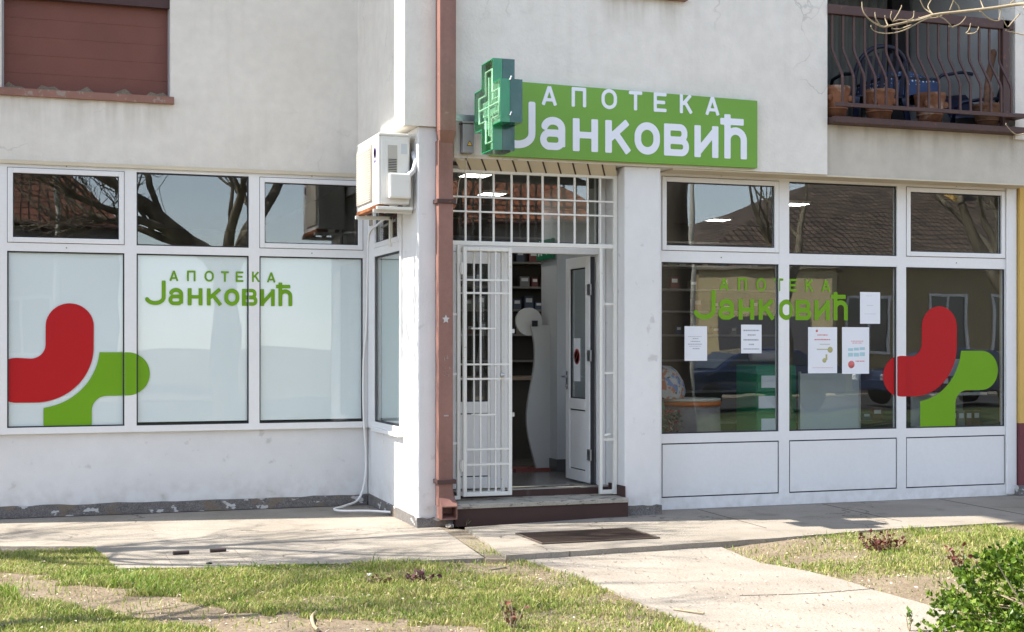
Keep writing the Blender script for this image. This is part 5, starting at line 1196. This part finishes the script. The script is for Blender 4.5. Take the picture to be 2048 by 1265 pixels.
# overhanging twigs at the upper right belong to the tree beside the right window
def twigs(t_):
    mb_ = MB(); rr_ = random.Random(6)
    def Q(px, py, Y): return P(px, py, Y)
    main = [(9.9, 2.9, 4.4), (8.8, 5.4, 4.15)]+[Q(2160, 0, 7.6), Q(2048, 8, 7.9), Q(1990, 16, 8.0), Q(1920, 24, 8.1), Q(1868, 30, 8.15), Q(1826, 42, 8.2), Q(1780, 52, 8.2), Q(1766, 54, 8.2), Q(1748, 46, 8.2), Q(1732, 32, 8.2), Q(1725, 18, 8.2), Q(1724, 4, 8.2)]
    mp_ = smooth_path(main, 4); mb_.tube(mp_, [max(.004, .011*(1-i/len(mp_))+.003) for i in range(len(mp_))], 7)
    subs = [[(1868, 30), (1850, 18), (1842, 4), (1838, -10)], [(1866, 30), (1856, 14), (1862, 0), (1860, -12)], [(1860, 33), (1830, 42), (1800, 40), (1786, 43), (1781, 34), (1783, 26)], [(1786, 44), (1796, 28), (1803, 14)], [(1760, 52), (1752, 38), (1750, 28)], [(1776, 52), (1771, 40), (1770, 34)],
            [(1862, 34), (1840, 44), (1815, 58), (1790, 66), (1765, 67), (1748, 62), (1742, 54)], [(1815, 42), (1826, 36), (1828, 25)], [(1870, 30), (1888, 38), (1902, 52), (1898, 54)], [(1905, 54), (1920, 48), (1931, 36)], [(1935, 68), (1950, 66), (1957, 57)], [(1932, 67), (1938, 60), (1941, 50)], [(1960, 22), (1975, 36), (1990, 42), (2000, 41)],
            [(1920, 24), (1916, 12), (1905, 0)], [(2040, 28), (2025, 44), (2016, 54), (2010, 47), (2006, 36)], [(2048, 70), (2030, 66), (2012, 62)], [(1900, 20), (1910, -6)], [(2000, 14), (2001, 24), (1998, 40)], [(1968, 20), (1962, 4), (1958, -8)], [(2048, 268), (2034, 270), (2022, 262), (2012, 250)], [(1890, 26), (1878, 34), (1860, 37), (1838, 37)], [(2020, 8), (2030, 0), (2042, -6)], [(1824, 50), (1800, 58), (1784, 58)]]
    for s_ in subs:
        dy = rr_.uniform(-.08, .08); q_ = smooth_path([Q(x, y, 8.15+dy*(i > 0)) for i, (x, y) in enumerate(s_)], 5); mb_.tube(q_, [.0055*(1-.55*i/len(q_)) for i in range(len(q_))], 5)
        mb_.lathe([(0, -.004), (.005, 0), (.004, .006), (0, .014)], q_[-1], 6)
    mb_.build('twig', twigm, t_)
bare_tree('bare_tree', (10.1, 2.0, ZS), 'dark-trunked tree beside the right window with pale twigs over the balcony', 9, .30, 4.6, [((.5, -.6, 1), .7, 2.6), ((.55, .1, 1), .7, 2.4), ((-.1, -.8, 1), .6, 2.4)], 4, 2.6, barkd, extra=twigs, rmin=.008, dense=1)
bare_tree('bare_tree', (17.5, 1.5, ZS), 'pale branching tree reflected in the rightmost panes', 19, .2, 2.2, [((-.5, .3, 1), .8, 2.4), ((.5, 0, 1), .8, 2.4), ((0, -.6, 1), .7, 2.2)], 5, 2.4, bark, rmin=.010)
bare_tree('bare_tree', (14.9, -2.6, ZS), 'slender bare tree reflected in the middle right panes', 41, .13, 2.6, [((-.5, .2, 1), .8, 2.2), ((.4, -.1, 1), .8, 2.2)], 5, 2.2, bark, rmin=.010)
bare_tree('bare_tree', (21.5, -2.8, ZS), 'pale bare tree before the brown roofed house', 43, .15, 2.4, [((-.5, .2, 1), .8, 2.3), ((.45, -.3, 1), .8, 2.2)], 5, 2.3, bark, rmin=.010)
bare_tree('bare_tree', (-1.5, -3.4, ZS), 'bare street tree across from the left window', 22, .2, 2.8, [((-.5, .3, 1), .7, 2.2), ((.5, -.2, 1), .7, 2.3)], 5, 2.4, bark, rmin=.010)
bare_tree('bare_tree', (8.5, -4.0, ZS), 'bare street tree before the orange roofed house', 25, .16, 2.8, [((-.4, .3, 1), .7, 2.0), ((.4, -.2, 1), .7, 2.1)], 4, 2.4, barkd, rmin=.010)
# ================================================================ across the street (seen only in the panes)
def house(name, label, x0, x1, y0, y1, eave, ridge, wm, rm, wins, hip=None, chim=True):
    t_ = thing(name, ((x0+x1)/2, (y0+y1)/2, 0), label, 'house')
    mb_ = MB(); mb_.box(x0, x1, y0, y1, -.1, eave); mb_.build('wall', wm, t_)
    o = .45; a = [(x0-o, y0-o, eave-.1), (x1+o, y0-o, eave-.1), (x1+o, y1+o, eave-.1), (x0-o, y1+o, eave-.1)]; ym = (y0+y1)/2; hh = hip or min((y1-y0)/2, (x1-x0)*.45)*.95
    rA, rB = (x0-o+hh, ym, ridge), (x1+o-hh, ym, ridge)
    me = bpy.data.meshes.new('roof'); org = Vector(ORG[t_.name]); vs = a+[rA, rB]; fs = [(0, 1, 5, 4), (1, 2, 5), (2, 3, 4, 5), (3, 0, 4), (3, 2, 1, 0)]
    me.from_pydata([tuple(Vector(v)-org) for v in vs], [], fs); uv = me.uv_layers.new(name='uv'); me.update()
    for f in me.polygons:
        n_ = f.normal; e = Vector((0, 0, 1)).cross(n_); e = e.normalized() if e.length > 1e-4 else Vector((1, 0, 0)); s_ = n_.cross(e)
        for li in f.loop_indices: c_ = me.vertices[me.loops[li].vertex_index].co; uv.data[li].uv = (c_.dot(e), c_.dot(s_))
    me.materials.append(rm); ro = bpy.data.objects.new('roof', me); COL.objects.link(ro); ro.parent = t_; ORG[ro.name] = ORG[t_.name]
    if chim:
        m_ = MB(); m_.box((x0+x1)/2+1, (x0+x1)/2+1.5, ym+.6, ym+1.1, eave+.6, ridge+.7); m_.box((x0+x1)/2+.94, (x0+x1)/2+1.56, ym+.54, ym+1.16, ridge+.7, ridge+.8); m_.build('chimney', yellow, ro)
    m_ = MB(); m_.tube([(x0-o, y1+o+.05, eave-.08), (x1+o, y1+o+.05, eave-.08)], .06, 8); m_.build('gutter', rail, t_)
    for (wx, wz, ww, wh) in wins:
        m_ = MB(); m_.frame(wx, wx+ww, wz, wz+wh, y1+.002, y1+.05, .09); m_.box(wx+ww/2-.04, wx+ww/2+.04, y1+.002, y1+.04, wz+.09, wz+wh-.09); wf = m_.build('window', pvc, t_)
        m_ = MB(); m_.box(wx+.09, wx+ww-.09, y1+.002, y1+.012, wz+.09, wz+wh-.09); m_.build('pane', mat('dark_pane', (.04, .05, .06), .1, spec=.6) if 'dark_pane' not in bpy.data.materials else bpy.data.materials['dark_pane'], wf)
    return t_
W1 = mat('house_grey', (.28, .27, .28), .9, .15, 1.5); W2 = mat('house_cream', (.36, .28, .16), .9, .1, 1.2); W3 = mat('house_white', (.6, .58, .53), .9, .1, 1.2)
house('opposite_house', 'grey house with red hipped tile roof across the street', -11, 2.4, -26, -15.2, 4.9, 9.6, W1, roof_red, [(-8, 1.2, 1.6, 1.7), (-4.5, 1.2, 1.6, 1.7), (-1, 1.2, 1.6, 1.7)])
house('opposite_house', 'grey house with bright orange tile roof across the street', 11.9, 16.4, -22, -15.2, 5.1, 7.4, W1, roof_orange, [(12.4, 1.3, 1.4, 1.6), (14.4, 2.0, 1.4, 1.6)], hip=1.9, chim=False)
house('opposite_house', 'cream house with wide brown tile roof across the street', 19.4, 42, -26, -15.2, 4.3, 7.3, W2, roof_brown, [(21.5, 1.2, 1.6, 1.9), (24.5, 1.2, 1.6, 1.9), (27.5, 1.2, 1.6, 1.9), (30, 1.2, 1.6, 1.9), (34, 1.2, 1.6, 1.9)], hip=7.5)
house('corner_house', 'white house with shallow roof far down the street', 46, 60, -27, -15.2, 6.5, 9.5, W3, roof_red, [(47.5, 1.2, 1.6, 1.9), (50, 1.2, 1.6, 1.9), (47.5, 4.2, 1.6, 1.6), (50, 4.2, 1.6, 1.6), (53, 4.2, 1.6, 1.6)])
house('corner_house', 'long low cream house left across the street', -32, -14, -25, -15.2, 4.0, 8.0, W2, roof_brown, [(-28, 1.2, 1.6, 1.7), (-22, 1.2, 1.6, 1.7), (-18, 1.2, 1.6, 1.7)])
gg = thing('garage', (20.6, -13.6, 0), 'yellow flat roofed garage with grey door across the street', 'garage')
def GR(u, v, z): c_, s_ = math.cos(rad(35)), math.sin(rad(35)); return (20.6+u*c_-v*s_, -13.6+u*s_+v*c_, z)
def gbox(u0, u1, v0, v1, z0, z1): return MB().hexa([GR(u, v, z) for z in (z0, z1) for v in (v0, v1) for u in (u0, u1)])
gbox(-2.0, 2.0, -2.5, 0, -.1, 3.75).build('wall', mat('garage_yellow', (.58, .49, .29), .9, .08, 2), gg)
gbox(-2.15, 2.15, -2.65, .15, 3.752, 3.9).build('roof', conc, gg)
gbox(-1.3, 1.3, .003, .05, 0, 2.35).build('door', mat('garage_grey', (.10, .10, .11), .6), gg)
for x, y, lb in ((.52, -4.3, 'thin pale street lamp opposite the left window'), (13.4, -3.9, 'thin pale street lamp opposite the right window'), (26, -4.0, 'thin pale street lamp far to the right')):
    t_ = thing('street_lamp', (x, y, 0), lb, 'street lamp'); mb = MB(); mb.tube([(x, y, 0), (x, y, 4), (x, y, 7.6), (x, y-.5, 7.95), (x, y-1.4, 8.1)], [.07, .055, .045, .04, .035], 10); mb.build('pole', mat('lamp_pole', (.6, .58, .52), .5) if 'lamp_pole' not in bpy.data.materials else bpy.data.materials['lamp_pole'], t_)
    mb = MB(); mb.box(x-.12, x+.12, y-1.9, y-1.3, 8.05, 8.16); mb.build('lamp_head', greyb, t_, bevel=.03)
def car(x, y, label, paint):
    t_ = thing('parked_car', (x, y, 0), label, 'car'); L2 = 2.15; W = .86
    side = [(-2.15, .35), (-2.18, .62), (-2.05, .86), (-1.2, .93), (-.55, 1.32), (.1, 1.43), (.95, 1.38), (1.6, 1.02), (2.05, .95), (2.17, .7), (2.15, .35)]
    mb_ = MB(); secs = []
    for (sx, sz) in side: secs.append((sx, sz))
    n_ = len(secs); vs = []
    for wy, k in ((-1, 0), (1, 0)):
        for (sx, sz) in secs: inset = max(0, (sz-.92)/.5)*.20; vs.append((x+sx, y+wy*(W-inset), sz))
    fs = [tuple(range(n_-1, -1, -1)), tuple(range(n_, 2*n_))]+[(i, (i+1) % n_, n_+(i+1) % n_, n_+i) for i in range(n_)]
    mb_.add(vs, fs); mb_.build('body', paint, t_, bevel=.05)
    mb_ = MB()
    for wy in (-1, 1):
        for q in ([(-1.0, .98), (-.5, 1.29), (.0, 1.37), (.0, .98)], [(.08, .98), (.08, 1.37), (.85, 1.33), (1.3, 1.05), (1.25, .98)]):
            mb_.prism([(x+a, b) for a, b in q], lambda u, v, tt, wy=wy: (u, y+wy*(W-max(0, (v-.92)/.5)*.20+tt), v), .003, .012)
    for p_, q_ in (((-1.17, .95), (-.58, 1.30)), ((1.57, 1.04), (1.0, 1.36))):
        ex_ = .012*(1 if p_[0] > 0 else -1); mb_.add([(x+p_[0]+ex_, y-.72, p_[1]+.01), (x+p_[0]+ex_, y+.72, p_[1]+.01), (x+q_[0]+ex_, y+.60, q_[1]+.01), (x+q_[0]+ex_, y-.60, q_[1]+.01)], [(0, 1, 2, 3)])
    mb_.build('window', bpy.data.materials['dark_pane'], t_)
    for sx in (-1.35, 1.32):
        for wy in (-1, 1):
            mb_ = MB(); mb_.lathe([(.20, -.10), (.30, -.10), (.325, -.06), (.325, .06), (.30, .10), (.20, .10)], (x+sx, y+wy*(W-.08), .33), 22, 'y'); wh = mb_.build('wheel', black, t_); mb_ = MB(); mb_.lathe([(0, -.09), (.2, -.08), (.2, .08), (0, .09)], (x+sx, y+wy*(W-.08), .33), 14, 'y', False); mb_.build('rim', steel, wh)
    for wy in (-1, 1):
        mb_ = MB(); mb_.box(x-2.2, x-2.10, y+wy*.66-.16, y+wy*.66+.16, .62, .78); mb_.build('headlight', paper, t_, bevel=.03); mb_ = MB(); mb_.box(x+2.08, x+2.19, y+wy*.68-.14, y+wy*.68+.14, .70, .88); mb_.build('tail_light', redink, t_, bevel=.03)
cb = mat('car_blue', (.02, .035, .09), .25, coat=.6); cg = mat('car_grey', (.12, .125, .13), .25, coat=.6)
car(16.0, -6.3, 'dark blue hatchback parked across from the right window', cb); car(21.6, -6.3, 'dark blue car parked behind the other by the kerb', cb)

# ---------------------------------------------------------------- every far-apart piece of a part becomes a part of its own
KEEP = {'foliage', 'branch', 'twig', 'stem', 'drawing', 'roof', 'scratch_mark', 'symbol', 'letter', 'curtain', 'fan_grille', 'side_louvre', 'mat'}
def pieces(o):
    me = o.data; nv = len(me.vertices)
    if nv == 0 or nv > 4000: return None
    par = list(range(nv))
    def find(a):
        while par[a] != a: par[a] = par[par[a]]; a = par[a]
        return a
    for e in me.edges:
        a, b = find(e.vertices[0]), find(e.vertices[1])
        if a != b: par[a] = b
    isl = {}
    for i in range(nv): isl.setdefault(find(i), []).append(i)
    if len(isl) < 2 or len(isl) > 120: return None
    L_ = list(isl.values()); bx = []
    for l in L_:
        c = np.array([me.vertices[i].co[:] for i in l]); bx.append((c.min(0), c.max(0)))
    q = list(range(len(L_)))
    def fq(a):
        while q[a] != a: q[a] = q[q[a]]; a = q[a]
        return a
    for i in range(len(L_)):
        for j in range(i):
            gap = np.maximum(0, np.maximum(bx[i][0]-bx[j][1], bx[j][0]-bx[i][1])); s_ = max((bx[i][1]-bx[i][0]).max(), (bx[j][1]-bx[j][0]).max())
            if np.linalg.norm(gap) <= max(.02, .5*s_): q[fq(i)] = fq(j)
    g_ = {}
    for i in range(len(L_)): g_.setdefault(fq(i), []).extend(L_[i])
    return list(g_.values()) if len(g_) > 1 else None
for o in [o for o in S.objects if o.type == 'MESH' and o.parent and o.name.split('.')[0] not in KEEP]:
    pc = pieces(o)
    if not pc: continue
    me = o.data; kids = list(o.children)
    for k, verts in enumerate(pc):
        vs_ = set(verts); idx = {v: i for i, v in enumerate(sorted(vs_))}; fs_ = [p for p in me.polygons if p.vertices[0] in vs_]
        nm = bpy.data.meshes.new(o.name.split('.')[0]); nm.from_pydata([me.vertices[v].co[:] for v in sorted(vs_)], [], [tuple(idx[v] for v in p.vertices) for p in fs_])
        for m_ in me.materials: nm.materials.append(m_)
        nm.polygons.foreach_set('use_smooth', [p.use_smooth for p in fs_]); nm.polygons.foreach_set('material_index', [p.material_index for p in fs_]); nm.update()
        if k == 0: first = nm; continue
        c = o.copy(); c.data = nm; COL.objects.link(c)
    o.data = first
